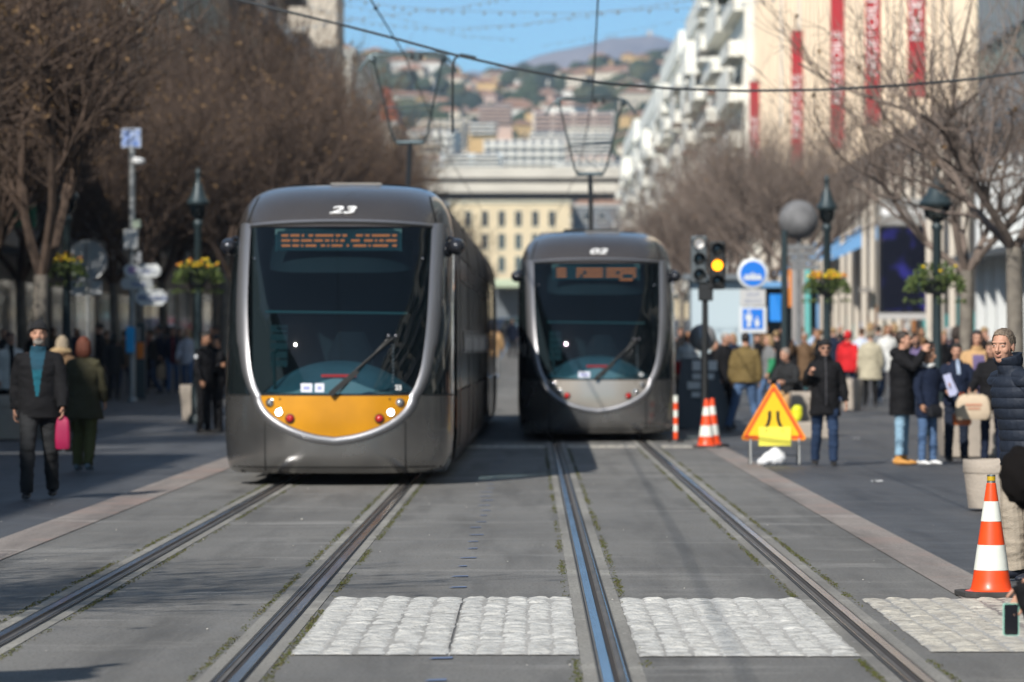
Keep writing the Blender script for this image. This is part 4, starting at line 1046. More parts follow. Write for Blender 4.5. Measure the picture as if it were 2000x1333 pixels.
def basket(x, y, z, sc_, lab, yellow, seed):
    e = empty('flower_basket', (x, y, z), 0, label=lab, cat='flower basket', group='flower baskets on the lamp posts'); rnd = random.Random(seed)
    MB().lathe([(.07, -.05), (.14*sc_, -.06), (.26*sc_, .16), (.30*sc_, .18), (.30*sc_, .21), (.24*sc_, .21), (.22*sc_, .12), (.07, .10)], 20).build('bowl', mat('basket_bowl', (.022, .026, .033), .6), e, smooth=40)
    b = MB(); fern(b, (0, 0, .24*sc_), .46*sc_, .22*sc_, 900, rnd, 1.1, (0, 0, 1), .06*sc_)
    for k in range(7):
        a = k*.9+.3; q = [(math.cos(a)*r*sc_, math.sin(a)*r*sc_, (.2-d)*sc_) for r, d in ((.28, 0), (.38, .05), (.43, .2), (.43, .38))]
        for p in q: fern(b, p, .07, .07, 26, rnd, .3, (0, 1, 1), .045)
    b.build('plants', [M_leafg, M_leafl], e)
    b = MB()
    for i in range(yellow):
        a = rnd.uniform(0, 6.28); r = .40*sc_*rnd.random()**.5; c = (r*math.cos(a), r*math.sin(a)-.05, (.30+.22*rnd.random()*(1-r*1.5))*sc_)
        b.ell(c, (.035, .035, .025), 6, 4, rnd.choice((0, 0, 0, 1)))
    b.build('blooms', [M_fly, M_flo], e)
def lamp(x, y, lab, h=5.0, s=1.0):
    e = empty('street_lamp', (x, y, g(y)), 0, label=lab, cat='street lamp', group='lantern-topped street lamps')
    MB().lathe([(.20, 0), (.20, .12), (.14, .2), (.14, .7), (.10, .85), (.085, 1.0), (.075, h-1.15), (.10, h-1.12), (.10, h-1.06), (.06, h-1.0)], 16).build('pole', M_post, e, smooth=40)
    MB().lathe([(.08, h-1.0), (.15*s, h-.9), (.17*s, h-.72), (.12*s, h-.68)], 16).build('glass_bowl', glass('lamp_glass', (.5, .55, .55), .6), e, smooth=40)
    MB().lathe([(.05, h-.72), (.21*s, h-.71), (.22*s, h-.66), (.13*s, h-.50), (.085*s, h-.34), (.05, h-.26), (.045, h-.12), (.06, h-.09), (.02, h)], 20).build('hood', M_post, e, smooth=40)
lamp(X(387, 78), 78, 'green street lamp on the left pavement between the bare trees'); basket(X(387, 78), 78, Z(552, 78), 1.0, 'green and yellow flower basket on the left lamp post', 46, 1)
lamp(X(1615, 82), 82, 'dark green street lamp right of the grey globe'); basket(X(1615, 82), 82, Z(572, 82), 1.0, 'flower basket heaped with bright yellow blooms, on the lamp beside the globe', 90, 2)
lamp(X(1830, 70), 70, 'black street lamp in front of the advertising screen', 4.75, 1.45); basket(X(1828, 70), 70, Z(568, 70), 1.1, 'dark flower basket of plain green ferns in front of the advertising screen', 6, 3)
lamp(X(128, 74), 74.2, 'street lamp half hidden behind the round sign at the left', 5.0); basket(X(122, 74), 74.0, Z(540, 74), .9, 'flower basket with orange and yellow blooms just left of the round sign', 60, 4)
lamp(-4.95, 13.9, 'unseen street lamp added beside the camera to throw a shadow over the nearest rail', 5.0, 1.6)  # out-of-view lamp, added only for the shadow it casts
# grey globe
e = empty('globe', (X(1560, 92), 92, g(92)), 0, label='large dull grey globe on a post left of the dark green lamp', cat='globe ornament')
MB().ell((0, 0, Z(430, 92)-g(92)), (.46, .46, .46), 28, 18).build('ball', mat('globe_grey', (.15, .15, .155), .75, 0, var=.3, scale=3), e, smooth=180)
MB().lathe([(.12, 0), (.07, .2), (.06, Z(468, 92)-g(92))], 12).build('post', M_galvd, e, smooth=40)
b = MB()
for k in range(4): b.box(-.32+.05*k, .36+.04*k, -.06, .0, Z(488+13*k, 92)-g(92), Z(480+13*k, 92)-g(92)+.02)
b.build('plates', M_galvd, e)
# camera pole on the left
y = 96; e = empty('camera_pole', (X(258, y), y, g(y)), 0, label='tall grey pole carrying cameras, boxes and direction signs', cat='pole')
zq = lambda py, y=96: Z(py, y)-g(y)
MB().lathe([(.13, 0), (.13, .06), (.085, .1), (.075, zq(288))], 14).build('pole', M_galv, e, smooth=40)
b = MB(); b.box(-.26, .22, -.06, .02, zq(289), zq(251)); b.build('blue_panel', mat('panel_frame', (.45, .5, .58), .5), e, bevel=.01)
b = MB(); b.box(-.23, .19, -.07, -.063, zq(286), zq(254)); pnl = b.build('blue_face', mat('blue_panel', (.10, .22, .62), .6, var=.6, scale=9, col2=(.45, .52, .65)), e)
b = MB(); b.ell((.16, -.1, zq(316)), (.17, .14, .10), 12, 8); b.tube([(0, 0, zq(305)), (.12, -.08, zq(312))], .03, 6); b.build('camera_dome', mat('camera_white', (.6, .6, .6), .4), e, smooth=60)
b = MB(); b.box(-.19, .16, -.2, -.08, zq(487), zq(449)); b.build('junction_box', mat('box_white', (.56, .56, .54), .5), e, bevel=.015)
b = MB(); b.box(.02, .22, -.16, -.08, zq(446), zq(430)); b.build('sensor_box', mat('box_pale_green', (.48, .55, .42), .5), e, bevel=.01)
b = MB(); b.box(.14, .24, -.3, -.08, zq(513), zq(493)); b.box(.02, .16, -.2, -.1, zq(509), zq(504)); b.build('camera', mat('camera_white', (.6, .6, .6), .4), e, bevel=.01)
M_sgn = mat('sign_white', (.60, .62, .62), .5); M_sgn2 = mat('sign_white_dull', (.44, .46, .46), .6); M_txt = mat('sign_text', (.16, .20, .34), .6)
def dsign(x0, x1, p0, p1, m_, txt, cx=258):
    b = MB(); a, c = (x0-cx)*96/F, (x1-cx)*96/F; h0, h1 = zq(p1), zq(p0); r = (h1-h0)*.3
    poly = [(a+r, h0), (c-r, h0), (c, h0+r), (c, h1-r), (c-r, h1), (a+r, h1), (a, h1-r), (a, h0+r)]
    b.prism(poly, -.14, -.10); s = b.build('direction_sign', m_, e)
    if txt: text('sign_text', txt, (h1-h0)*.62, M_txt, s, ((a+c)/2+.03, -.143, (h0+h1)/2-.01), ext=.001, bold=.006)
    return s
s = dsign(243, 315, 516, 542, M_sgn, 'Centre'); MB().ell((-.0, -.142, zq(528)), (.10, .006, .10), 12, 6).build('emblem', mat('emblem', (.35, .25, .45), .5), s)
dsign(237, 300, 543, 566, M_sgn2, 'Gare'); dsign(266, 327, 566, 597, M_sgn, 'Musées')
b = MB(); b.box(-.13, .08, -.22, -.1, zq(690), zq(639)); b.build('blue_board', mat('cyan_box', (.01, .36, .75), .5), e, bevel=.02)
b = MB(); b.box(.09, .2, -.18, -.08, zq(668), zq(640)); b.build('side_box', M_galvd, e, bevel=.02)
e2 = empty('signal_box', (X(275, 99), 99, g(99)), 0, label='slim dark cabinet post right beside the tall camera pole', cat='post')
b = MB(); b.box(-.12, .12, -.1, .1, 0, 1.9); b.box(-.09, .09, -.13, -.101, 1.0, 1.4, 1); b.build('case', [M_post, mat('orange_marker', (.75, .2, .02), .4)], e2, bevel=.02)
# round sign from behind
y = 80; e = empty('round_sign', (X(171, y), y, g(y)), 0, label='round traffic sign seen from its grey back, with two small plates below', cat='road sign'); zq2 = lambda py: Z(py, 80)-g(80)
MB().lathe([(.035, 0), (.035, zq2(472))], 10).build('pole', M_galv, e, smooth=40)
MB().lathe([(.0, .052), (.36, .052), (.40, .048), (.415, .04), (.415, .085), (.40, .09), (.38, .066), (0, .066)], 36, (-.015, 0, zq2(508)), ax='y').build('disc', mat('sign_back', (.33, .34, .35), .45, .4, var=.12, scale=4), e, smooth=40)
b = MB(); b.box(-.05, .05, .0, .05, zq2(490), zq2(484)); b.box(-.05, .05, .0, .05, zq2(534), zq2(528)); b.build('bracket', M_galvd, e)
for (a, c) in ((-.34, -.03), (.04, .29)):
    b = MB(); b.box(a, c, .04, .07, zq2(578), zq2(549)); b.build('small_plate', mat('sign_back', (.3, .3, .3)), e, bevel=.02)
# green sign on the left facade
b = MB(); b.box(-.45, .45, 0, .15, 0, .55); b.build('shop_sign', mat('pharmacy_green', (.015, .16, .08), .5), bevel=.03, label='green shop sign on the shaded left building, top of the frontage', cat='shop sign').location = (X(32, 94), 94, Z(445, 94))
# concrete planters
def planter(px, y, w_, h, lab, round_=False, plants=0):
    e = empty('planter', (X(px, y), y, g(y)), 0, label=lab, cat='planter', group='pale concrete planters'); b = MB()
    n = 28 if round_ else 4; rt = w_/2*(1 if round_ else 1.414); ro = .84
    pr = [(rt*ro, .04), (rt*ro*.99, 0.02), (rt*ro, .05), (rt*.96, h*.72), (rt*.985, h*.74), (rt, h*.76), (rt, h-.01), (rt*.99, h), (rt*.86, h), (rt*.84, h-.10), (.01, h-.12)]
    b.lathe(pr, n); 
    if n == 4:
        m_ = Matrix.Rotation(R(45), 3, 'Z'); b.v = [tuple(m_ @ Vector(v)) for v in b.v]
    b.build('pot', M_cpot, e, smooth=30)
    MB().lathe([(rt*.8, h-.115), (rt*.3, h-.09), (.01, h-.08)], n, mi=0).build('soil', mat('soil', (.05, .035, .025), .95), e)
    if plants:
        b = MB(); fern(b, (0, 0, h), w_*.42, .16, plants, random.Random(int(px)), .3, (0, 0, 1), .06); b.build('plants', [M_leafg, M_leafl], e)
    return e
planter(1943, 38.6, .62, .49, 'concrete planter right behind the nearest cone, by the man in the quilted jacket', True)
planter(1898, 57, 1.0, .78, 'wide concrete planter behind the group with shopping bags', False, 0)
planter(1578, 69.5, .62, .78, 'concrete planter at which the man in brown trousers sits', False)
planter(8, 67.5, .95, .75, 'concrete planter at the left edge behind the man in the woollen hat', True)
planter(383, 80, .60, .72, 'concrete planter at the foot of the left lamp behind the two officers', False)
planter(1664, 88, .5, .70, 'small far concrete planter under the red hooded person', True)
# cones
M_cone = mat('cone_orange', (.80, .075, .015), .38, var=.06, scale=12, coat=.15); M_conw = mat('cone_white', (.70, .72, .66), .5, var=.06, scale=15)
def cone2(x, y, lab, cap=False, rz=0, s=1.0):
    e = empty('traffic_cone', (x, y, g(y)+.004), rz, label=lab, cat='traffic cone', group='orange and white traffic cones'); e.scale = (s, s, s)
    b = MB(); P = [(-.205, -.15), (-.15, -.205), (.15, -.205), (.205, -.15), (.205, .15), (.15, .205), (-.15, .205), (-.205, .15)]; b.prism(P, 0, .034, plane='xy'); b.build('base', mat('cone_base', (.045, .043, .042), .8, var=.3, scale=9), e, bevel=.006)
    r = lambda z: .128-.098*((z-.034)/.68); n = 40
    for (z0, z1, m_) in ((.034, .165, 0), (.165, .325, 1), (.325, .473, 0), (.473, .60, 1), (.60, .715, 0)):
        k = .0015 if m_ else 0; bb = MB(); vs = []
        pr = [(r(z0)+k-.004, z0), (r(z0)+k, z0+.001), (r((z0+z1)/2)+k, (z0+z1)/2), (r(z1)+k, z1-.001), (r(z1)+k-.004, z1)]
        if z0 < .1: pr = [(.165, .034), (.138, .040), (.128, .055)]+pr[2:]
        if z1 > .7: pr = pr[:-1]+[(.022, z1+.002), (.001, z1+.003)]
        for (rr, z) in pr:
            for j in range(n): a = 2*math.pi*j/n; vs.append((rr*math.cos(a), rr*math.sin(a), z))
        bb.add(vs, [(q*n+j, q*n+(j+1) % n, (q+1)*n+(j+1) % n, (q+1)*n+j) for q in range(len(pr)-1) for j in range(n)])
        bb.build('white_band' if m_ else 'orange_band', M_conw if m_ else M_cone, e, smooth=40)
    if cap:
        bb = MB(); bb.lathe([(.026, .712), (.027, .716), (.027, .728), (.0245, .73)], 20, mi=1); bb.lathe([(.0265, .7305), (.0265, .757)], 20, mi=0); bb.lathe([(.027, .7575), (.027, .766), (.021, .768), (.020, .762)], 20, mi=1)
        c_ = bb.build('can', [mat('can_yellow', (.62, .40, .02), .35, .3), mat('can_silver', (.55, .55, .5), .25, .9)], None, smooth=40, label='small yellow and silver drinks can balanced on the tip of the nearest cone', cat='can'); c_.matrix_world = e.matrix_world.copy(); c_.location = e.location; c_.scale = e.scale
    return e
cone2(X(1936, 25.2), 25.2, 'large orange and white cone at the right, nearest to the camera, topped by a can', True, .12, 1.0)
cone2(X(1380, 62.4), 62.4, 'cone at the front right corner of the right tram, nearer of the pair', False, 0, 1.06)
cone2(X(1391, 63.2), 63.2, 'cone half hidden just behind another cone by the right tram', False, .5, 1.06)
# striped post
e = empty('marker_post', (X(1315, 66.6)+.02, 66.0, g(66)), 0, label='thin orange and white striped post beside the front corner of the right tram', cat='marker post')
b = MB()
for k in range(6): b.tube([(0, 0, .05+.12*k), (0, 0, .168+.12*k)], .04, 12, k % 2)
b.build('post', [M_cone, M_conw], e, smooth=40); b = MB().lathe([(.14, 0), (.13, .03), (.05, .049)], 16); b.build('foot', M_rubber, e, smooth=40)
# warning triangle
y = 53.4; e = empty('warning_sign', (X(1511, y), y, 0), 0, label='yellow warning triangle with an orange border for a narrowing road', cat='road sign')
zq3 = lambda py: Z(py, 53.4)
def tri(k, y0, y1, m_, nm, r=.045):
    cx, cz = 0, zq3(860)+.26; P = [(-.455*k, cz-.262*k), (.455*k, cz-.262*k), (0, cz+.525*k)]; out = []
    for i in range(3):
        p = Vector(P[i]); a = (Vector(P[i-1])-p).normalized(); c = (Vector(P[(i+1) % 3])-p).normalized()
        for t in range(5): q = t/4; out.append(tuple(p+(a*(1-q)**2+c*q*q)*r*1.6*k+(a+c)*0))
    b = MB(); b.prism(out, y0, y1); return b.build(nm, m_, e)
tri(1.0, -.012, .012, mat('sign_orange', (.85, .27, .01), .5), 'plate'); tri(.90, -.016, -.0125, mat('sign_redorange', (.72, .075, .01), .5), 'red_border', .03); tri(.76, -.020, -.0165, mat('sign_yellow', (.85, .52, .008), .5), 'yellow_field', .02)
b = MB()
for s in (-1, 1):
    zc = zq3(860)+.14
    pts = [(s*.055, -.024, zc+.25), (s*.055, -.024, zc+.16), (s*.075, -.024, zc+.08), (s*.125, -.024, zc+.0), (s*.14, -.024, zc-.06)]
    b.tube(pts, [(.022, .003)]*5, 6, ref=(1, 0, 0))
b.build('narrowing_symbol', M_seam, e)
b = MB(); b.box(-.20, .23, -.034, -.026, zq3(871), zq3(834)); q = b.build('yellow_placard', mat('placard_yellow', (.86, .78, .09), .6, var=.05, scale=5), e)
b = MB(); 
for s in (-1, 1): b.tube([(s*.12+.01, -.037, zq3(843)), (s*.10+.01, -.037, zq3(838))], .008, 5)
b.build('placard_marks', mat('placard_mark', (.45, .36, .05), .7), q)
b = MB()
for s in (-.31, .34): b.tube([(s, -.02, zq3(860)+.02), (s, -.10, .01)], .012, 8); b.tube([(s, .02, zq3(850)), (s, .38, .01)], .012, 8)
b.tube([(-.31, -.10, .03), (-.31, .38, .03)], .008, 6); b.tube([(.34, -.10, .03), (.34, .38, .03)], .008, 6); b.tube([(-.31, .3, .12), (.34, .3, .12)], .010, 6)
b.build('stand', M_galv, e, smooth=40)
b = MB(); b.ell((0, 0, .085), (.17, .12, .10), 20, 14); b.ell((-.13, -.04, .05), (.10, .09, .055), 14, 10); b.ell((.02, .02, .16), (.09, .07, .07), 14, 10)
for k, v in enumerate(b.v): v = Vector(v); n = noise.noise(v*16)*.022+noise.noise(v*40)*.008; b.v[k] = (v.x+n, v.y+n, max(.004, v.z+n))
o = b.build('sandbag', mat('white_bag', (.72, .73, .75), .5, bump=.6, bscale=25), smooth=180, label='crumpled white ballast bag on the ground under the warning triangle', cat='bag'); o.location = (X(1513, 53.2), 53.35, 0)
# traffic lights
y = 66; e = empty('traffic_light', (X(1377, y), y, g(y)), 0, label='traffic light pair on one pole with the amber lamp lit, right of the right tram', cat='traffic light'); zq4 = lambda py: Z(py, 66)-g(66)
MB().lathe([(.12, 0), (.12, .05), (.055, .09), (.05, zq4(575))], 14).build('pole', mat('signal_black', (.014, .015, .016), .5), e, smooth=40)
b = MB(); b.box(-.11, .13, -.08, .08, zq4(588), zq4(552)); b.build('mount', mat('signal_black', (.014, .015, .016)), e, bevel=.02)
def head(cx, pt, pb, mc, lit, nm):
    h = empty(nm, (0, 0, 0)); h.parent = e; z1, z0 = zq4(pt), zq4(pb); b = MB(); b.box(cx-.135, cx+.135, -.12, .12, z0, z1); b.build('housing', mc, h, bevel=.03)
    for k in range(3):
        z = z1-(z1-z0)*(k+.5)/3; r = .088
        vis = MB(); n = 18; vs = []
        for j in range(n+1): a = math.pi*(-.12+1.24*j/n); vs += [(cx+math.cos(a)*(r+.012), -.121, z+math.sin(a)*(r+.012)), (cx+math.cos(a)*(r+.008), -.28, z+.012+math.sin(a)*(r+.008))]
        vis.add(vs, [(2*j, 2*j+1, 2*j+3, 2*j+2) for j in range(n)]); vis.build('visor', mc, h)
        lm = lit.get(k, mat('lens_off', (.03, .03, .028), .3, coat=.5))
        b = MB(); b.ell((cx, -.128, z), (r, .02, r), 18, 10); b.build('lens', lm, h, smooth=180)
head(-.10, 461, 553, mat('signal_grey', (.085, .10, .11), .5), {0: mat('lens_white', (.9, .9, .9), .3, emit=(1, .9, .8), estr=.25)}, 'tram_signal')
head(.20, 472, 566, mat('signal_black', (.014, .015, .016), .5), {1: mat('lens_amber', (.8, .3, .01), .3, emit=(1, .34, .01), estr=3.2)}, 'road_signal')
# convex mirror
e = empty('traffic_mirror', (X(1372, 70), 70, g(70)), 0, label='round grey convex mirror on a post behind the traffic light pole', cat='mirror')
b = MB(); b.tube([(0, 0, 0), (0, 0, Z(640, 70)-g(70))], .03, 8); b.build('post', M_galvd, e)
MB().lathe([(0, -.06), (.12, -.05), (.21, -.01), (.24, .03), (.24, .06), (0, .08)], 24, (0, -.08, Z(660, 70)-g(70)), ax='y').build('dish', mat('mirror_face', (.22, .22, .23), .3, .2, coat=.6), e, smooth=60)
# black display board with white panels, behind the pole
e = empty('display_board', (X(1372, 74), 74, g(74)), 0, label='black folding board with white panels behind the traffic light pole', cat='display board'); zq5 = lambda py: Z(py, 74)-g(74)
b = MB(); b.add([(-.38, 0, zq5(700)), (.20, 0, zq5(700)), (.62, -.3, 0.02), (-.55, -.3, 0.02), (-.38, .06, zq5(700)), (.20, .06, zq5(700)), (.62, .3, 0.02), (-.55, .3, 0.02)], [(0, 1, 2, 3), (7, 6, 5, 4), (0, 4, 5, 1), (1, 5, 6, 2), (3, 7, 4, 0)]); b.build('board', M_dark, e)
b = MB()
for (x0, x1, p0, p1) in ((1352, 1371, 705, 724), (1377, 1400, 705, 724), (1352, 1370, 730, 741), (1377, 1394, 730, 741), (1342, 1367, 746, 760), (1350, 1367, 766, 776)):
    f_ = (p1-700)/112*.30; b.box((x0-1372)*74/F, (x1-1372)*74/F, -f_-.02, -f_-.012, zq5(p1), zq5(p0))
b.build('white_panels', M_white, e)
# blue signs
y = 84; e = empty('sign_post', (X(1470, y), y, g(y)), 0, label='post with a round blue tram sign above a square blue adult-and-child sign', cat='road sign'); zq6 = lambda py: Z(py, 84)-g(84)
MB().lathe([(.03, 0), (.03, zq6(505))], 10).build('pole', M_galv, e, smooth=40)
M_sb = mat('sign_blue', (.008, .17, .66), .45); M_sw = mat('sign_rim', (.62, .65, .68), .45)
MB().lathe([(0, .03), (.31, .03), (.325, .02), (.325, -.01), (.31, -.02), (0, -.02)], 36, (0, -.05, zq6(535)), ax='y').build('round_plate', M_sw, e, smooth=40)
rp = MB().lathe([(0, 0), (.262, 0), (.262, -.004), (0, -.004)], 36, (0, -.071, zq6(535)), ax='y').build('round_face', M_sb, e)
b = MB(); b.box(-.19, .19, -.082, -.076, zq6(547), zq6(541)); b.box(-.17, .17, -.082, -.076, zq6(540), zq6(537)); b.box(-.05, .05, -.082, -.076, zq6(536.5), zq6(535)); b.tube([(-.04, -.079, zq6(535)), (0, -.079, zq6(531)), (.04, -.079, zq6(535))], .006, 4); b.build('tram_symbol', M_sw, rp)
b = MB(); b.box(-.27, .27, -.07, -.05, zq6(598), zq6(566)); b.build('text_plate', mat('plate_pale', (.50, .50, .50), .5), e, bevel=.01)
text('sign_text', 'SAUF', .12, M_txt, e, (0, -.073, zq6(576)), ext=.001); text('sign_text', 'SERVICE', .10, M_txt, e, (0, -.073, zq6(589)), ext=.001)
b = MB(); b.box(-.29, .29, -.07, -.05, zq6(651), zq6(599.5)); b.build('square_plate', M_sw, e, bevel=.02)
b = MB(); b.box(-.215, .215, -.078, -.072, zq6(643), zq6(604)); sq = b.build('square_face', M_sb, e)
b = MB(); c1, c2 = -.08, .09
b.ell((c1, -.082, zq6(609)), (.035, .004, .035), 12, 6); b.prism([(c1-.07, zq6(614)), (c1+.06, zq6(614)), (c1+.07, zq6(627)), (c1+.035, zq6(628)), (c1+.04, zq6(639)), (c1-.05, zq6(639)), (c1-.03, zq6(627)), (c1-.075, zq6(625))], -.084, -.079)
b.ell((c2, -.082, zq6(621)), (.026, .004, .026), 12, 6); b.prism([(c2-.045, zq6(625)), (c2+.04, zq6(625)), (c2+.05, zq6(632)), (c2+.03, zq6(639)), (c2-.03, zq6(639)), (c2-.05, zq6(631))], -.084, -.079); b.build('adult_and_child_symbol', M_sw, sq)
# shop banners and columns down the right pavement
def flag(px0, px1, p0, p1, y, m_, lab, post=True, cat='banner'):
    e = empty('street_banner', ((X(px0, y)+X(px1, y))/2, y, g(y)), 0, label=lab, cat=cat); w_ = X(px1, y)-X(px0, y)
    b = MB(); b.grid(lambda u, v: (-w_/2+w_*u, .03*math.sin(u*6+v*3), Z(p1, y)-g(y)+(Z(p0, y)-Z(p1, y))*v), 8, 8); b.grid(lambda u, v: (-w_/2+w_*u, .02+.03*math.sin(u*6+v*3), Z(p1, y)-g(y)+(Z(p0, y)-Z(p1, y))*v), 8, 8, flip=True); b.build('cloth', m_, e, smooth=180)
    b = MB(); b.tube([(w_/2+.04, 0, 0), (w_/2+.04, 0, Z(p0, y)-g(y)+.1)], .04, 8); b.build('post', M_galvd, e); return e
flag(1503, 1530, 575, 628, 100, mat('cloth_blue', (.015, .22, .68), .6), 'bright blue banner right of the two blue road signs')
flag(1540, 1557, 527, 600, 112, mat('cloth_orange', (.62, .20, .03), .6), 'narrow orange banner between the blue banner and the teal column')
e = empty('column', (X(1578, 108), 108, g(108)), 0, label='slender teal and white column behind the grey globe', cat='column'); b = MB(); b.tube([(0, 0, 0), (0, 0, Z(525, 108)-g(108))], .09, 12); b.build('teal_shaft', mat('teal', (.13, .42, .40), .5), e, smooth=60); b = MB(); b.box(-.42, -.1, 0, .3, 0, Z(515, 108)-g(108)); b.build('grey_shaft', mat('pale_grey_pier', (.32, .30, .29), .7), e)
e = empty('hoarding', (X(1405, 104), 104, g(104)), 0, label='pale bluish glass shelter panel above the crowd between the traffic light and blue signs', cat='shelter'); b = MB(); b.box(-.75, .6, 0, .05, .6, 3.0); b.build('pane', mat('pale_glass', (.46, .55, .60), .3), e); b = MB(); b.box(-.95, .8, -.3, 1.0, 3.0, 3.14); b.box(-.8, -.74, -.02, .06, 0, 3.0); b.box(.6, .66, -.02, .06, 0, 3.0); b.build('frame', M_zinc, e)
b = MB(); b.tube([(0, 0, 0), (0, 0, 3.9)], .07, 10); o = b.build('pole', M_post, smooth=60, label='plain dark pole just right of the blue banner', cat='pole'); o.location = (X(1532, 84), 84, g(84))
# kiosks / stalls behind the crowd
def stall(x0, x1, y, h, m_, mroof, lab):
    e = empty('stall', ((x0+x1)/2, y, g(y)), 0, label=lab, cat='stall', group='shop fronts and stalls behind the right crowd'); w_ = x1-x0; b = MB(); b.box(-w_/2, w_/2, 0, 1.6, 0, .95); b.build('counter', m_, e)
    b = MB(); b.box(-w_/2, w_/2, 1.5, 1.6, .951, h); b.build('back', M_dark, e)
    b = MB()
    for s in (-w_/2+.03, w_/2-.11): b.box(s, s+.08, .02, .1, .951, h)
    b.box(-w_/2-.2, w_/2+.2, -.6, 1.8, h+.005, h+.18); b.build('canopy', mroof, e)
stall(6.9, 9.2, 127, 2.9, mat('poster_teal', (.1, .45, .45)), mat('blue_awning', (.14, .32, .58)), 'dark stall with a blue canopy under the lamp with yellow flowers')
# wooden board by the planter
b = MB(); b.box(-.03, .03, -.02, .02, 0, .34); b.box(-.03, .16, -.021, .021, .341, .38); o = b.build('wooden_stake', mat('raw_wood', (.50, .34, .22), .8, var=.2, scale=8, stretch=(1, 1, .2)), label='pale wooden stake beside the planter, behind the quilted-jacket man', cat='stake', bevel=.004); o.location = (X(1975, 33), 33, 0)
# overhead lines
M_wire = mat('overhead_wire', (.03, .035, .04), .5, .3)
def wire(name, pts, r, lab, grp='overhead wires', cat='wire', hang=None):
    b = MB(); b.tube(pts, r, 6); 
    if hang:
        for p in hang: b.ell(p, (r*2.6,)*3, 6, 5)
    return b.build(name, M_wire, smooth=60, label=lab, cat=cat, group=grp)
wire('contact_wire', [(-2.9, 8, 6.70), (-2.65, 26, 6.68), (-2.34, 58.2, 6.64), (-2.2, 67.7, 6.62), (-2.2, 110, 6.65), (-1.9, 160, 6.95), (-2.2, 260, 7.8), (-2.0, 400, 9.2)], .012, 'contact wire over the left track touching the left pantograph', hang=[(-2.33, 59.5, 6.64)])
wire('contact_wire', [(.40, 8, 6.28), (.60, 26, 6.25), (.88, 52.7, 6.19), (1.13, 73.8, 6.17), (1.3, 110, 6.45), (1.0, 160, 6.9), (1.3, 260, 7.8), (1.1, 400, 9.2)], .012, 'contact wire over the right track touching the right pantograph', hang=[(.83, 49.5, 6.2)])
yy = 48
def sag(pp, y): return [(X(a, y), y, Z(c, y)) for a, c in pp]
wire('span_cable', sag([(-300, -190), (300, -40), (672, 50), (780, 78), (890, 108), (1000, 133), (1100, 152), (1200, 165), (1320, 174), (1450, 178), (1600, 176), (1750, 168), (1900, 155), (2400, 90)], yy), .016, 'thick dark cable sagging across the whole street', 'cables across the street')
wire('dropper_bracket', [(X(884, 56), 56, Z(260, 56)), (X(884, 56), 56, Z(135, 56)), (X(888, 56), 56, Z(115, 56)), (X(900, 56), 56, Z(107, 56)), (X(930, 56), 56, Z(113, 56))], .018, 'thin hooked wire bracket just right of the left pantograph', 'cables across the street')
for i, (pp, y) in enumerate((([(600, -20), (760, 12), (900, 22), (1100, 26), (1400, 14), (1700, -30)], 95), ([(560, 60), (700, 36), (900, 14), (1000, -6)], 110), ([(600, 10), (720, 45), (850, 58), (1020, 48), (1200, 20), (1420, -10)], 130), ([(640, 0), (760, 30), (900, 70), (1010, 78)], 150), ([(900, 60), (1100, 40), (1300, 10), (1500, -30)], 165), ([(1060, 90), (1200, 66), (1390, 28), (1500, 0)], 185))):
    p3 = sag(pp, y); b = MB(); b.tube(p3, .008, 5); rnd = random.Random(i)
    for k in range(len(p3)-1):
        for t in range(6):
            q = Vector(p3[k]).lerp(Vector(p3[k+1]), (t+rnd.random()*.5)/6); b.ell(q-Vector((0, 0, .05)), (.03, .03, .045), 6, 5)
    b.build('light_string', mat('unlit_bulb', (.20, .24, .28), .4), smooth=60, label='festoon string of unlit bulbs, %s' % ('the long topmost one sagging across the whole sky', 'short one rising from the left edge of the sky', 'long one sagging lowest over the left pantograph', 'steep short one falling to the right', 'one rising across the middle of the sky', 'one climbing from the mountain towards the right roofs')[i], cat='string light', group='festoon strings across the sky')
# ------------------------------------------------------------------ people
M_skin = mat('skin', (.48, .26, .18), .6, var=.10, scale=30, spec=.4); M_skin2 = mat('skin_tan', (.38, .20, .125), .5, var=.1, scale=30, spec=.4)
M_lip = mat('lips', (.40, .18, .135), .5); M_eye = mat('eye', (.02, .015, .012), .2); M_brow = mat('brow_grey', (.26, .19, .14), .9)
def cloth(name, c, r=.85, bump=.3): return mat(name, c, r, var=.10, scale=9, bump=bump, bscale=90, spec=.2)
def remesh(mb, vox, name, smooth_it=2, disp=None):
    me = mb.mesh('t', M_skin); o = bpy.data.objects.new('t', me); C.objects.link(o)
    r = o.modifiers.new('r', 'REMESH'); r.mode = 'VOXEL'; r.voxel_size = vox
    if smooth_it: s_ = o.modifiers.new('s', 'SMOOTH'); s_.factor = .6; s_.iterations = smooth_it
    dg = bpy.context.evaluated_depsgraph_get(); m2 = bpy.data.meshes.new_from_object(o.evaluated_get(dg)); bpy.data.objects.remove(o); bpy.data.meshes.remove(me)
    m2.name = name; m2.materials.clear()
    if disp:
        nn = [v.normal.copy() for v in m2.vertices]
        for v, n in zip(m2.vertices, nn): v.co = v.co+n*disp(v.co)
    m2.polygons.foreach_set('use_smooth', [True]*len(m2.polygons)); m2.update(); return m2
V = Vector
def N_(x, y, z): return V((x, y, z)).normalized()
STAND = dict(tL=(.05, 0, -1), sL=(.03, .02, -1), tR=(-.05, 0, -1), sR=(-.03, .02, -1), uL=(.22, .05, -1), fL=(.05, -.18, -1), uR=(-.22, .05, -1), fR=(-.05, -.18, -1))
WALK = dict(STAND, tR=(-.03, -.42, -1), sR=(-.02, .02, -1), tL=(.05, .12, -1), sL=(.03, .62, -1), uL=(.2, -.22, -1), fL=(.05, -.5, -1), uR=(-.2, .32, -1), fR=(-.05, -.05, -1))
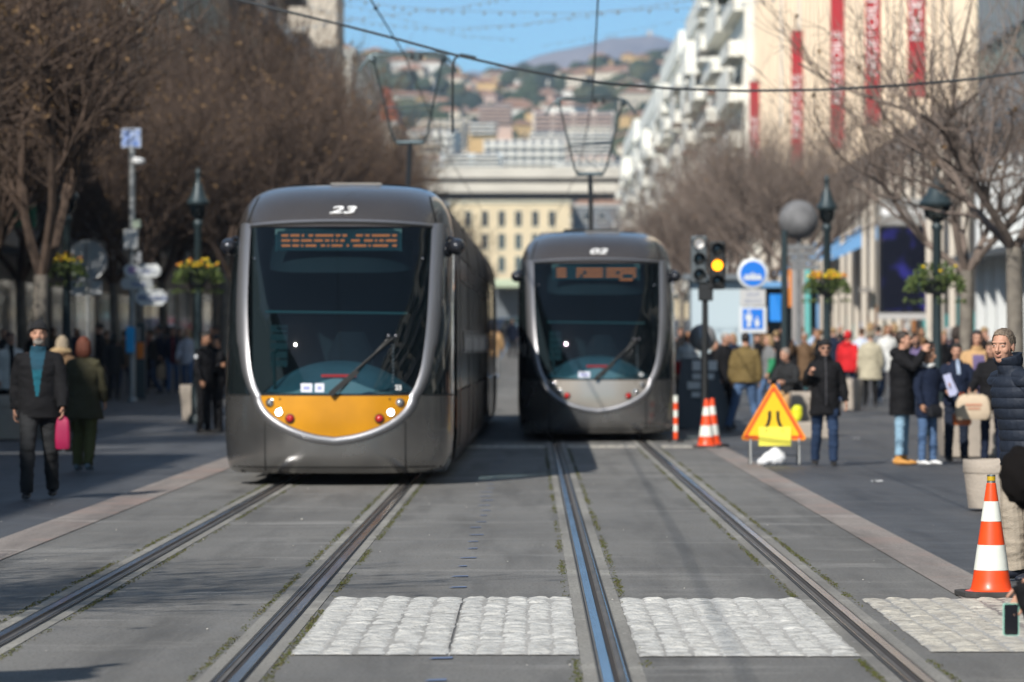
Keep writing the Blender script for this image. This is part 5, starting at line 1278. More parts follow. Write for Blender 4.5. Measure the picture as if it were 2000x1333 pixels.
WALK2 = dict(STAND, tL=(.03, -.30, -1), sL=(.02, .05, -1), tR=(-.04, .10, -1), sR=(-.03, .40, -1), uR=(-.2, -.2, -1), fR=(-.05, -.45, -1), uL=(.2, .28, -1), fL=(.05, -.05, -1))
PHONE = dict(STAND, uL=(.25, -.75, -.45), fL=(-.35, -.45, .95), uR=(-.25, -.75, -.45), fR=(.35, -.45, .95))
READ = dict(STAND, uL=(.2, -.15, -1), fL=(-.35, -.9, .15), uR=(-.22, 0, -1), fR=(.05, -.3, -1))
BAGS = dict(STAND, uL=(.3, -.2, -1), fL=(-.1, -.8, -.35), uR=(-.3, -.2, -1), fR=(.1, -.8, -.35))
FIST = dict(WALK2, uR=(-.35, -.05, -1), fR=(.12, -.75, .55), uL=(.28, .10, -1), fL=(.18, -.15, -1))
SIT = dict(STAND, tL=(.12, -1, -.15), sL=(.02, .02, -1), tR=(-.12, -1, -.15), sR=(-.02, .02, -1), uL=(.2, -.45, -1), fL=(-.3, -.9, .0), uR=(-.2, -.45, -1), fR=(.3, -.9, .0), lean=.25)
STRIDE = dict(STAND, tR=(-.10, -.25, -1), sR=(-.22, .10, -1), tL=(.22, .05, -1), sL=(.30, .15, -1))
def joints(P, yaw=0, pitch=0):
    lean = P.get('lean', 0); J = {}; pel = V((0, 0, 0)); up = V((0, -math.sin(lean), math.cos(lean))); fw = V((0, -math.cos(lean), -math.sin(lean)))
    J['pel'] = pel; J['waist'] = pel+up*.16; J['chest'] = pel+up*.36; J['neck'] = pel+up*.545+fw*.005; J['up'] = up; J['fw'] = fw
    J['head'] = J['neck']+up*.155+fw*.02
    for s, k in ((1, 'L'), (-1, 'R')):
        sh = pel+up*.475+V((s*.175, 0, 0)); J['sh'+k] = sh; e = sh+N_(*P['u'+k])*.285; J['el'+k] = e; w_ = e+N_(*P['f'+k])*.245; J['wr'+k] = w_; J['hd'+k] = N_(*P['f'+k])
        h = pel+V((s*.092, 0, -.03)); kn = h+N_(*P['t'+k])*.43; an = kn+N_(*P['s'+k])*.415; J['hip'+k] = h; J['kn'+k] = kn; J['an'+k] = an
    for k in 'LR':
        if 'h'+k in P: J['hh'+k] = N_(*P['h'+k]); J['pn'+k] = V(P['p'+k]); J['cu'+k] = P.get('c', .7)
    zmin = min(J['anL'].z, J['anR'].z); off = -zmin+.085
    for k in list(J):
        if k not in ('up', 'fw', 'hdL', 'hdR', 'hhL', 'hhR', 'pnL', 'pnR', 'cuL', 'cuR'): J[k] = J[k]+V((0, 0, off))
    # stance foot level, trailing foot on its toes
    J['yaw'] = yaw; J['pitch'] = pitch; return J
def headrot(J): return Matrix.Rotation(J['yaw'], 3, 'Z') @ Matrix.Rotation(J['pitch'], 3, 'X')
def hand(b, w_, d, s, curl=.7, n=6, palm=None):
    """five fingers: palm normal faces the thigh/inwards"""
    pn = palm or V((-s, -.1, 0)); pn = (pn-d*pn.dot(d)).normalized(); sd = d.cross(pn).normalized()
    if sd.y > 0: sd = -sd                                             # thumb side looks forward (-y)
    b.tube([w_-d*.02, w_+d*.03, w_+d*.075, w_+d*.095], [(.024, .018), (.036, .016), (.040, .014), (.036, .010)], 8, ref=sd, dome=True)
    for i, (o, L) in enumerate(((.030, .068), (.010, .076), (-.010, .070), (-.029, .056))):
        p = w_+d*.088+sd*o; c = curl*(1+.15*i); d1 = (d+pn*c*.5).normalized(); d2 = (d+pn*c*1.4).normalized(); d3 = (d*.6+pn*c*2.0).normalized()
        b.tube([p-d*.015, p+d1*L*.42, p+d1*L*.42+d2*L*.32, p+d1*L*.42+d2*L*.32+d3*L*.26], [.0098, .0095, .0088, .0075], n, dome=True)
    p = w_+d*.025+sd*.030; t1 = (d*.75+sd*.75+pn*.35).normalized(); t2 = (d*.95+sd*.15+pn*.55).normalized()
    b.tube([p-t1*.01, p+t1*.034, p+t1*.034+t2*.030, p+t1*.034+t2*.052], [.0125, .0115, .010, .008], n, dome=True)
FACE_EYES = (V((.031, -.086, .014)), V((-.031, -.086, .014)))
def body_mesh(J, vox, fat=1.0, fine=False):
    b = MB(); H = headrot(J); hc = J['head']
    q = lambda x, y, z: H @ V((x, y, z))+hc
    def E(c, r, nu=16, nv=12): b.ell(q(*c), r, nu, nv, rot=H)
    E((0, .018, .035), (.074, .094, .088)); E((0, -.022, -.02), (.063, .068, .098)); E((0, -.045, -.082), (.038, .036, .032)); E((0, -.01, -.055), (.059, .066, .052))
    E((0, -.070, .038), (.052, .022, .016)); 
    for s in (-1, 1): E((s*.034, -.054, -.020), (.028, .028, .030)); E((s*.076, .008, -.006), (.010, .019, .032)); E((s*.031, -.072, .012), (.016, .014, .012))
    b.tube([q(0, -.080, .026), q(0, -.096, .002), q(0, -.109, -.018), q(0, -.102, -.030)], [.009, .011, .0145, .011], 8, dome=True)
    for s in (-1, 1): E((s*.012, -.095, -.024), (.009, .011, .008))
    E((0, -.083, -.050), (.023, .014, .006)); E((0, -.082, -.060), (.020, .014, .006))
    b.tube([J['neck']-J['up']*.05, J['neck']+J['up']*.03, hc-H @ V((0, -.01, .05))], [.066, .055, .052], 12)
    u = J['up']; p0 = J['pel']
    b.tube([p0-u*.10, p0, p0+u*.14, p0+u*.28, p0+u*.40, p0+u*.50, p0+u*.56], [(.12*fat, .09), (.16*fat, .11*fat), (.14*fat, .10*fat), (.155*fat, .11*fat), (.165, .105), (.12, .075), (.06, .055)], 18, ref=(1, 0, 0), dome=True)
    for s, k in ((1, 'L'), (-1, 'R')):
        b.tube([J['sh'+k]-V((s*.07, 0, .0)), J['sh'+k]-V((0, 0, .012)), J['sh'+k].lerp(J['el'+k], .4), J['el'+k], J['el'+k].lerp(J['wr'+k], .3), J['wr'+k]], [.055, .056, .047, .038, .039, .026], 10, dome=True)
        hand(b, J['wr'+k], J.get('hh'+k) or J['hd'+k], s, J.get('cu'+k, .7), palm=J.get('pn'+k))
        b.tube([J['hip'+k], J['hip'+k].lerp(J['kn'+k], .35), J['kn'+k], J['kn'+k].lerp(J['an'+k], .35), J['an'+k]], [.088, .078, .054, .054, .036], 12, dome=True)
        tl = min(.9, (J['an'+k].z-.085)*4); fwd = V((0, -math.cos(tl), -math.sin(tl))); dn = V((0, math.sin(tl), -math.cos(tl))); a_ = J['an'+k]
        b.tube([a_+dn*.035-fwd*.03, a_+dn*.045+fwd*.04, a_+dn*.058+fwd*.11], [(.026, .026), (.030, .024), (.026, .012)], 8, ref=(1, 0, 0), dome=True)
    return remesh(b, vox, 'person', 1 if fine else 2)
def face_paint(me, J, vox):
    H = headrot(J).transposed(); hc = J['head']; idx = []
    for p in me.polygons:
        c = H @ (p.center-hc); m = 0
        if c.y < -.05:
            for e in FACE_EYES:
                d = V((c.x-e.x, 0, c.z-e.z)); 
                if abs(d.x) < .0135 and abs(d.z+d.x*d.x*12) < max(.0035, vox*.5): m = 2 if abs(d.x-.002) < .0062 or vox > .005 else 4
                if abs(d.x-math.copysign(.002, e.x)) < .019 and (.018 if vox > .005 else .0175) < d.z+.2*abs(d.x) < (.027 if vox > .005 else .0225): m = 3
            if abs(c.x) < .020 and -.062 < c.z < -.048 and c.y < -.085: m = 1
        idx.append(m)
    me.polygons.foreach_set('material_index', idx)
def jacket_mesh(J, vox, L=.12, loose=1.0, open_=0, puff=0, collar=.03, hood=0, sleeve=1, flare=0, name='jacket', seed=0, high=0):
    b = MB(); u = J['up']; p0 = J['pel']; f = loose
    b.tube([p0-V((0, 0, L)), p0-V((0, 0, L*.5)), p0+u*.02, p0+u*.16, p0+u*.30, p0+u*.40, p0+u*.46, p0+u*.515, p0+u*.565+u*high],
           [(.195*f+flare, .145*f+flare*.7), (.19*f+flare*.5, .145*f+flare*.4), (.182*f, .142*f), (.17*f, .137*f), (.187*f, .145*f), (.190*f, .133*f), (.158*f, .11*f), (.105, .085), (.082, .08)], 22, ref=(1, 0, 0))
    if collar: b.tube([p0+u*.52, p0+u*(.555+collar)], [(.088, .085), (.080+collar*.3, .083+collar*.3)], 16, ref=(1, 0, 0))
    if hood: b.ell(p0+u*.53+V((0, .085, 0)), (.13, .09, .07), 14, 10)
    for s, k in ((1, 'L'), (-1, 'R')):
        if not sleeve: continue
        e, w_ = J['el'+k], J['wr'+k]; sh = J['sh'+k]
        b.tube([sh-V((s*.09, 0, .015)), sh+V((-s*.015, 0, -.022)), sh.lerp(e, .45), e, e.lerp(w_, .35), e.lerp(w_, .9), w_+J['hd'+k]*.01], [.070*f, .074*f, .068*f, .060*f, .060*f, .048*f, .045*f], 14, dome=False)
    def disp(c):
        n = noise.noise(V((c.x*5+seed, c.y*5, c.z*9)))*.014+noise.noise(V((c.x*14, c.y*14+seed, c.z*24)))*.006
        if puff: n = n*.35+puff*(abs(math.sin(c.z*math.pi/.075))**.6-.6)
        return n
    return remesh(b, vox, name, 2, disp)
def trouser_mesh(J, vox, f=1.0, hem=.0, seed=0, name='trousers'):
    b = MB(); p0 = J['pel']
    b.tube([p0+J['up']*.10, p0, p0-V((0, 0, .07))], [(.150, .115), (.172, .128), (.155, .12)], 16, ref=(1, 0, 0), dome=True)
    for s, k in ((1, 'L'), (-1, 'R')):
        h, kn, an = J['hip'+k], J['kn'+k], J['an'+k]; e = an+(kn-an)*hem-V((0, 0, .02))*(hem == 0)
        b.tube([h+V((0, 0, .03)), h.lerp(kn, .35), h.lerp(kn, .8), kn, kn.lerp(e, .4), kn.lerp(e, .85), e], [.098, .088*f, .073*f, .069*f, .066*f, .058*f, .060*f], 14, dome=False)
    return remesh(b, vox, name, 2, lambda c: noise.noise(V((c.x*7+seed, c.y*7, c.z*16)))*.010+noise.noise(V((c.x*18, c.y*18, c.z*34+seed)))*.004)
def shoe_mesh(J, k, vox, boot=0):
    b = MB(); a = J['an'+k]; t = N_(*(J['kn'+k]-a)); lift = a.z-.085; tilt = min(.9, lift*4)
    fwd = V((0, -math.cos(tilt), -math.sin(tilt))); dn = V((0, math.sin(tilt)*1, -math.cos(tilt)))
    b.tube([a+dn*.040-fwd*.055, a+dn*.046-fwd*.01, a+dn*.050+fwd*.06, a+dn*.058+fwd*.125, a+dn*.064+fwd*.165], [(.036, .040), (.042, .042), (.045, .034), (.046, .026), (.034, .018)], 12, ref=(1, 0, 0), dome=True)
    b.tube([a+dn*.04-fwd*.01, a+t*(.03+.10*boot)], [(.042, .046), (.050, .052)], 12, ref=(1, 0, 0))
    return remesh(b, vox, 'shoe', 1)
def hair_mesh(J, kind, seed=0, dens=1):
    H = headrot(J); hc = J['head']; b = MB(); n = 34*dens; m_ = 24*dens; rr = {'hat': 1.12, 'hood': 1.28}.get(kind, 1.065); vs = []; keep = []
    for i in range(m_+1):
        ph = math.pi*i/m_
        for j in range(n):
            a = 2*math.pi*j/n; d = V((math.sin(ph)*math.cos(a), math.sin(ph)*math.sin(a), math.cos(ph)))
            c = V((.074*d.x, .094*d.y+.018, .088*d.z+.035))*1.0; base = V((0, .018, .035)); p = base+(c-base)*rr
            if kind not in ('hat',): p += d*(.006*noise.noise(d*7+V((seed, 0, 0)))+.003*noise.noise(d*19)+(.0016*noise.noise(V((d.x*70, d.y*18, d.z*30))) if dens > 1 else 0))
            if kind == 'hat' and d.z > .3: p.z += .012
            ok = (p.z > .068+.1*max(0, p.y+.05)*0 if p.y < -.035 else (p.z > .03 if p.y < .0 else p.z > -.035 if kind != 'bald' else p.z > -.03))
            if kind == 'hat': ok = p.z > (.052 if p.y < -.02 else .0)
            jt = .007*noise.noise(d*14)+.004*noise.noise(d*45) if dens > 1 else 0
            if kind == 'receding' and dens > 1: ok = (p.z > .082+jt-.2*max(0, abs(p.x)-.045)+max(0, -.05-p.y)*.5) if p.y < -.045 else (p.z > .045+jt-(p.y+.045)*1.2 if p.y < .0 else p.z > -.04+jt)
            elif kind == 'receding': ok = ok and not (p.y < -.055 and p.z < .11)
            if kind == 'bald': ok = p.z < .055 and p.y > -.03 and p.z > -.035
            if kind == 'hood': ok = not (p.y < -.045 and p.z < .095 and abs(p.x) < .09)
            vs.append(H @ p+hc); keep.append(ok)
    fs = []
    for i in range(m_):
        for j in range(n):
            f = (i*n+j, (i+1)*n+j, (i+1)*n+(j+1) % n, i*n+(j+1) % n)
            if all(keep[k] for k in f): fs.append(f)
    b.add(vs, fs)
    if kind == 'hat':
        ring = []; 
        pts = [H @ V((.084*math.cos(2*math.pi*j/20), .104*math.sin(2*math.pi*j/20)+.014, .045-.028*math.sin(2*math.pi*j/20)+.0))+hc for j in range(21)]; b.tube(pts, .012, 6)
    if kind in ('long', 'bob'):
        L = .28 if kind == 'long' else .15
        for k in range(9):
            a = math.pi*(-.10+1.2*k/8); x, y = .070*math.cos(a), .085*math.sin(a)+.02
            b.tube([H @ V((x, y, .05))+hc, H @ V((x*1.12, y*1.08, -.04))+hc, H @ V((x*1.15, y*1.05+.01, -L*.6))+hc, H @ V((x*1.0, y*.95+.01, -L))+hc], [.022, .028, .028, .012], 7, dome=True)
    if kind == 'bun': b.ell(H @ V((0, .115, .06))+hc, (.04, .04, .04), 12, 8); 
    return b.mesh('hair', M_skin, 180)
CACHE = {}
def cached(key, fn):
    if key not in CACHE: CACHE[key] = fn()
    return CACHE[key].copy()
PB = [0]
def person(px, y, h, face, label, pose='STAND', yaw=0, pitch=0, hair='short', hairc=(.05, .03, .02), top=None, bottom=None, shoes=None, skin=None, vox=None, jk={}, tr={}, skirt=0, x=None, group='people in the street', paint=None, lift=0, boot=0, vis=True):
    P = globals()[pose]; J = joints(P, yaw, pitch); s = h/1.755
    vox = vox or (.011 if y < 62 else .018); kb = (pose, round(yaw, 2), round(pitch, 2), vox)
    me = cached(('b',)+kb, lambda: body_mesh(J, vox)); me.materials.clear()
    for m in (skin or M_skin, M_lip, M_eye, mat('brow_dark', (.04, .03, .02), .9) if hairc[0] < .1 else M_brow, mat('eye_white', (.42, .36, .32), .4)): me.materials.append(m)
    face_paint(me, J, vox)
    o = inst('person', me, None, (x if x is not None else X(px, y), y, g(y)+.004+lift), R(face), label=label, cat='person', group=group); o.scale = (s, s, s)
    kj = tuple(sorted(jk.items())); seed = int(px) % 4
    m1 = cached(('j', kj, seed)+kb, lambda: jacket_mesh(J, vox, seed=seed*3.1, **jk)); m1.materials.clear(); m1.materials.append(top)
    if paint:
        for m in paint[0]: m1.materials.append(m)
        m1.polygons.foreach_set('material_index', [paint[1](p.center, J) for p in m1.polygons])
    nm = 'coat' if jk.get('L', .12) > .2 else 'jacket'; inst(nm, m1, o)
    kt = tuple(sorted(tr.items())); m2 = cached(('t', kt, seed)+kb, lambda: trouser_mesh(J, vox, seed=seed*2.3, **tr)); m2.materials.clear(); m2.materials.append(bottom); inst('trousers', m2, o)
    for k in 'LR':
        m3 = cached(('s', k, boot)+kb, lambda: shoe_mesh(J, k, max(.009, vox*.8), boot)); m3.materials.clear(); m3.materials.append(shoes); inst('shoe', m3, o)
    m4 = cached(('h', hair, seed)+kb, lambda: hair_mesh(J, hair, seed, 4 if vox < .005 else 1)); m4.materials.clear(); m4.materials.append(mat('hair_%.2f_%.2f_%.2f' % hairc, hairc, .7, var=.35, scale=60) if hair not in ('hat', 'hood') else mat('knit_%.2f_%.2f_%.2f' % hairc, hairc, .95, bump=.5, bscale=120)); inst('hair' if hair not in ('hat', 'hood') else hair, m4, o)
    return o, J, s
def world(o, p): 
    m_ = Matrix.Translation(o.location) @ Matrix.Rotation(o.rotation_euler.z, 4, 'Z') @ Matrix.Scale(o.scale.x, 4); return m_ @ p
BLK = cloth('cloth_black', (.0085, .0085, .010)); NAV = cloth('cloth_navy', (.010, .016, .036)); DGR = cloth('cloth_dark_grey', (.024, .025, .027)); OLV = cloth('cloth_olive', (.050, .046, .026))
BGE = cloth('cloth_beige', (.42, .38, .28)); JEA = cloth('denim', (.075, .13, .24)); JEL = cloth('denim_light', (.24, .38, .50)); JED = cloth('denim_dark', (.022, .04, .085)); OLT = cloth('trouser_olive', (.085, .085, .03))
CHI = cloth('chino', (.36, .31, .25)); WHC = cloth('cloth_white', (.62, .62, .60)); REDC = cloth('cloth_red', (.55, .02, .025)); KHA = cloth('cloth_khaki', (.16, .115, .045)); BRN = cloth('cloth_brown', (.13, .08, .045)); GRE = cloth('cloth_grey', (.17, .175, .18)); PUR = cloth('cloth_purple', (.14, .11, .22)); CAM = cloth('cloth_camel', (.48, .30, .15)); LBL = cloth('cloth_pale_blue', (.35, .42, .55)); GRN = cloth('cloth_green', (.03, .22, .10)); MAR = cloth('cloth_maroon', (.14, .02, .025))
SHB = mat('shoe_black', (.015, .014, .014), .45); SHW = mat('shoe_white', (.75, .75, .75), .5); SHY = mat('boot_tan', (.55, .26, .06), .7); SHG = mat('shoe_grey', (.12, .17, .20), .6); SHBR = mat('shoe_brown', (.12, .05, .025), .5)
def bag(o, J, s, side, mat_, label, w_=.26, h=.32, d=.10, drop=.04, name='shopping_bag', cat='bag', dx=0, dy=0, handles=True, rz=None, rx=0):
    p = world(o, J['wr'+side]+J['hd'+side]*.10+V((dx, dy, 0))); e = empty(name, (p.x, p.y, p.z), rz if rz is not None else o.rotation_euler.z, label=label, cat=cat, group='bags carried by passers-by'); e.rotation_euler.x = rx
    b = MB(); b.grid(lambda u, v: (0, 0, 0), 1, 1); b = MB(); K = 14; rows = [(.55, .25, -drop), (.8, .55, -drop-.03), (.96, .95, -drop-h*.3), (1, 1, -drop-h*.7), (.96, .95, -drop-h*.94), (.85, .8, -drop-h)]
    vs = []
    for (a, c, z) in rows:
        for j in range(K): t = 2*math.pi*j/K; q = (math.copysign(abs(math.cos(t))**.5, math.cos(t)), math.copysign(abs(math.sin(t))**.5, math.sin(t))); n = noise.noise(V((q[0]*2, q[1]*2, z*9)))*.014; vs.append((q[0]*w_/2*a+n, q[1]*d/2*c+n, z))
    b.add(vs, [(i*K+j, i*K+(j+1) % K, (i+1)*K+(j+1) % K, (i+1)*K+j) for i in range(len(rows)-1) for j in range(K)]+[tuple(range((len(rows)-1)*K, len(rows)*K))]); b.build('body', mat_, e, smooth=50)
    if handles:
        b = MB()
        for yy in (-d*.2, d*.2): b.tube([(-w_*.22, yy, -drop-.02), (-w_*.08, yy, .0), (w_*.08, yy, .0), (w_*.22, yy, -drop-.02)], .006, 5)
        b.build('handles', mat_, e)
    return e
GLf, GRt = 'people on the left pavement', 'people on the right pavement'
# ---- left pavement
SHIRT = cloth('fleece_blue', (.018, .065, .10)); SHIRT2 = cloth('fleece_teal', (.012, .10, .14))
def open_front(c, J, w0=.015, w1=.085, m=(1, 2)):
    z = (c.z-J['pel'].z)/.56
    if c.y < -.02 and z > .16:
        wd = w0+(w1-w0)*((z-.16)/.84)**1.1
        if abs(c.x+.01) < wd: return m[1] if z < .62 else m[0]
    return 0
o, J, s = person(76, 41.4, 1.84, 4, 'man in a black woollen hat and open black jacket over a blue fleece, walking', 'WALK', -.02, .05, 'hat', (.012, .012, .014), BLK, DGR, SHB, jk=dict(L=.13, loose=1.12, collar=.03), tr=dict(f=1.12), group=GLf, paint=((SHIRT, SHIRT2), open_front), skin=M_skin, vox=.010)
b = MB(); H = headrot(J); b.ell(J['head']+H @ V((0, -.060, -.070)), (.052, .036, .040), 14, 10, rot=H); b.ell(J['head']+H @ V((0, -.094, -.042)), (.026, .012, .008), 10, 6, rot=H); b.build('beard', mat('beard_grey', (.22, .20, .18), .9, var=.4, scale=80), o, smooth=180)
bag(o, J, s, 'L', mat('plastic_pink', (.32, .012, .065), .4, var=.1, scale=8), 'bright pink plastic bag held by the man in the woollen hat', .16, .33, .09, .01, 'plastic_bag')
o, J, s = person(163, 50.8, 1.70, 170, 'red-haired woman in a dark olive coat seen from behind, just right of the hatted man', 'WALK2', 0, 0, 'bob', (.11, .028, .012), OLV, OLT, SHG, jk=dict(L=.26, loose=1.18, flare=.05), tr=dict(f=1.2), group=GLf)
person(20, 72, 1.78, 20, 'woman wrapped in a big white shawl at the left edge', 'READ', .2, .1, 'short', (.04, .02, .015), WHC, BLK, SHB, jk=dict(L=.2, loose=1.2, collar=.05), group=GLf, paint=((BLK,), lambda c, J: 1 if abs(c.x) < .05 and c.y < 0 else 0))
o, J, s = person(120, 60, 1.72, 150, 'person with a pale fur-trimmed hood between the hatted man and the olive coat', 'STAND', .4, 0, 'bob', (.30, .24, .17), BRN, BLK, SHB, jk=dict(L=.2, loose=1.15, hood=1), group=GLf)
b = MB(); b.tube([J['neck']+V((-.13, -.02, .03)), J['neck']+V((-.06, .10, .05)), J['neck']+V((.06, .11, .04)), J['neck']+V((.14, .03, .0))], [.04, .055, .055, .04], 10, dome=True)
for i, v in enumerate(b.v): v = V(v); n = noise.noise(v*60)*.016; b.v[i] = tuple(v+V((n, n, n)))
b.build('fur_trim', mat('fur_trim', (.34, .24, .13), .95, var=.4, scale=40), o, smooth=180)
POL = (cloth('badge_white', (.6, .62, .66)),)
o, J, s = person(399, 71.5, 1.80, 62, 'officer in black uniform with a round sleeve badge, left of the pair by the tram', 'READ', .2, .25, 'short', (.015, .012, .01), BLK, BLK, SHB, jk=dict(L=.10, loose=1.05), group=GLf, skin=M_skin2)
b = MB(); b.ell(J['shR'].lerp(J['elR'], .35)+V((-.075, 0, 0)), (.012, .035, .04), 12, 8); b.build('badge', POL[0], o, smooth=180)
o, J, s = person(425, 71.9, 1.74, -70, 'officer in black facing the other officer, nearly touching the left tram', 'READ', 0, .3, 'short', (.02, .015, .012), BLK, BLK, SHB, jk=dict(L=.10, loose=1.1), group=GLf, skin=M_skin2)
o, J, s = person(337, 105.5, 1.76, 8, 'man in a dark blue jacket and red top walking with a tan paper bag', 'WALK', 0, 0, 'short', (.03, .02, .015), NAV, JEA, SHB, jk=dict(L=.14), group=GLf, paint=((MAR,), lambda c, J: 1 if abs(c.x) < .05 and c.y < 0 else 0))
bag(o, J, s, 'R', mat('paper_tan', (.50, .33, .20), .8), 'tan paper bag in the hand of the man in the red top', .3, .38, .1)
person(366, 105.2, 1.70, -10, 'fair-haired woman in a white jacket and blue jeans beside the man in red top', 'WALK2', 0, 0, 'long', (.42, .30, .14), cloth('cloth_pale', (.52, .52, .58)), JEA, SHG, jk=dict(L=.15), group=GLf)
o, J, s = person(243, 101, 1.70, 175, 'dark-clad person with a white bag left of the tall camera pole', 'WALK', 0, 0, 'short', (.03, .02, .015), BRN, JED, SHBR, jk=dict(L=.16), group=GLf)
bag(o, J, s, 'R', mat('bag_white', (.6, .6, .58), .6), 'limp white bag hanging left of the tall camera pole', .22, .42, .1)
rnd = random.Random(31)
dl = [(60, 104), (88, 98), (132, 104), (196, 99), (208, 108), (222, 97), (283, 110), (296, 104), (311, 112), (327, 115), (352, 117), (385, 112), (414, 109), (150, 110), (8, 96), (423, 118), (105, 116)]
tops = [BLK, DGR, NAV, BLK, BRN, DGR, MAR, BLK, NAV, DGR, BLK, GRE, BLK, NAV, DGR, BLK, BRN]
nmz = ['black', 'dark grey', 'navy', 'black', 'brown', 'dark grey', 'maroon', 'black', 'navy', 'dark grey', 'black', 'grey', 'black', 'navy', 'dark grey', 'black', 'brown']
refs = ['behind the hatted man, left side', 'above the hatted man\'s shoulder', 'behind the olive coat', 'right of the olive coat, nearer', 'right of the olive coat, farther', 'between the olive coat and the white bag', 'just right of the tall camera pole, farther', 'just right of the tall camera pole, nearer', 'left of the man in red top', 'right behind the man in red top', 'beside the woman in white', 'left of the officers', 'behind the officers', 'at the round sign pole', 'at the extreme left edge, in the shade', 'behind the officers, hard against the tram', 'far back between the hatted man and olive coat']
for i, (px, y) in enumerate(dl):
    person(px, y, rnd.uniform(1.62, 1.84), rnd.choice((0, 10, -20, 90, -90, 180, 165)), '%s-jacketed figure in the shade %s' % (nmz[i], refs[i]), ('STAND', 'WALK', 'WALK2')[i % 3], 0, 0, ('short', 'bob', 'short', 'hat')[i % 4], ((.03, .02, .015), (.10, .05, .02), (.02, .02, .02))[i % 3], tops[i], (BLK, JED, DGR)[i % 3], SHB, jk=dict(L=(.12, .25)[i % 2]), group='distant figures in the left shade', vox=.022)
# ---- between the trams
person(966, 127, 1.76, 170, 'person in an orange-brown coat walking in the gap between the trams', 'WALK2', 0, 0, 'short', (.2, .08, .03), CAM, GRE, LBL, jk=dict(L=.25), group='people between the trams')
person(1001, 180, 1.72, 0, 'tiny dark figure far off between the trams', 'STAND', 0, 0, 'short', (.03, .02, .02), NAV, BLK, SHB, jk=dict(L=.15), group='people between the trams', vox=.022)
# ---- right pavement
o, J, s = person(1611, 53.0, 1.66, 2, 'man in sunglasses and a long black parka striding towards the camera with one fist raised', 'FIST', 0, .05, 'hat', (.015, .014, .015), BLK, JED, SHB, jk=dict(L=.24, loose=1.14, collar=.05, hood=1), tr=dict(f=1.1), group=GRt, vox=.010, paint=((cloth('zip_grey', (.09, .09, .10)),), lambda c, J: 1 if abs(c.x) < .008 and c.y < 0 and c.z > J['pel'].z-.1 else 0))
b = MB(); H = headrot(J)
for sx in (-1, 1): b.ell(J['head']+H @ V((sx*.032, -.094, .012)), (.027, .009, .018), 12, 8, rot=H); b.tube([J['head']+H @ V((sx*.058, -.085, .016)), J['head']+H @ V((sx*.080, .0, .012))], .003, 5)
b.tube([J['head']+H @ V((-.01, -.100, .016)), J['head']+H @ V((.01, -.100, .016))], .003, 5); b.build('sunglasses', mat('dark_lens', (.01, .008, .008), .08, coat=1), o, smooth=180)
o, J, s = person(1762, 53.4, 1.76, 70, 'young man in a long black coat and tan boots, hands at his face', 'PHONE', .1, 0, 'short', (.03, .02, .015), BLK, JEL, SHY, jk=dict(L=.30, loose=1.16, hood=1), tr=dict(f=1.0, hem=.10), group=GRt, boot=1, vox=.010)
p = world(o, J['wrR'].lerp(J['wrL'], .5)+V((0, -.06, .10))); b = MB(); b.box(-.07, .07, -.006, .006, -.04, .04); q = b.build('phone', mat('phone_black', (.01, .01, .012), .15, coat=1), bevel=.004, label='dark phone held up at the face of the man in tan boots', cat='phone'); q.location = p; q.rotation_euler.z = R(70)
o, J, s = person(1812, 53.3, 1.55, 42, 'short woman in a navy coat and white scarf with bright white trainers', 'READ', .45, .05, 'bun', (.10, .05, .02), NAV, JEA, SHW, jk=dict(L=.24, loose=1.12, collar=.0), group=GRt, skin=M_skin2, vox=.010)
b = MB(); b.tube([J['neck']+V((.08*math.cos(t*.785), .08*math.sin(t*.785), .0+.01*math.sin(t))) for t in range(9)], .034, 10); b.build('scarf', WHC, o, smooth=60)
b = MB(); H = headrot(J); b.ell(J['head']+H @ V((0, -.03, .118)), (.06, .03, .016), 12, 8, rot=H); b.build('sunglasses', mat('shiny_lens', (.5, .45, .4), .08, .9), o, smooth=180)
p = world(o, J['wrL']+J['hdL']*.09); b = MB(); b.obox((0, 0, 0), (1, 0, .3), (0, 1, 0), (-.3, 0, 1), .05, .006, .15); b.obox((.01, .015, .01), (1, .1, .45), (0, 1, 0), (-.45, 0, 1), .05, .004, .14); q = b.build('leaflet', mat('leaflet', (.42, .44, .62), .6), label='pale folded leaflet held by the short woman in white trainers', cat='leaflet'); q.location = p
bag(o, J, s, 'R', mat('leather_black', (.015, .015, .018), .35), 'black handbag at the hip of the short woman in white trainers', .26, .17, .1, -.08, 'handbag', dx=.16, dy=-.10, handles=True)
o, J, s = person(1868, 55, 1.60, 8, 'man in a navy suit jacket and trousers standing behind the orange handbag', 'BAGS', -.3, .1, 'short', (.02, .015, .012), NAV, cloth('trouser_navy', (.014, .02, .036)), SHB, jk=dict(L=.12, loose=1.08, collar=.02), group=GRt, paint=((LBL,), lambda c, J: 1 if abs(c.x) < .03 and c.y < 0 and c.z > J['pel'].z+.36 else 0), tr=dict(f=1.1))
o, J, s = person(1938, 54, 1.63, -30, 'woman in black holding a big cream tote bag in front of her', 'BAGS', -.2, .2, 'long', (.06, .035, .02), BLK, NAV, SHB, jk=dict(L=.12, loose=1.12), group=GRt)
e = bag(o, J, s, 'R', mat('tote_cream', (.50, .40, .29), .85, var=.08, scale=6), 'big cream canvas tote bag with faint orange print', .48, .34, .14, .02, 'tote_bag', rz=R(-8), dx=.10, dy=-.06)
b = MB(); b.box(-.10, .12, -.079, -.076, -.17, -.145); b.box(-.07, .10, -.079, -.076, -.22, -.20); b.build('print', mat('print_orange', (.50, .22, .14), .8), e)
o2, J2, s2 = o, J, s
e = bag(o, J, s, 'R', mat('leather_orange', (.46, .10, .015), .35, coat=.3), 'glossy orange-brown leather handbag hanging below the cream tote bag', .26, .20, .13, .24, 'handbag', dx=-.12, dy=.04, rz=0)
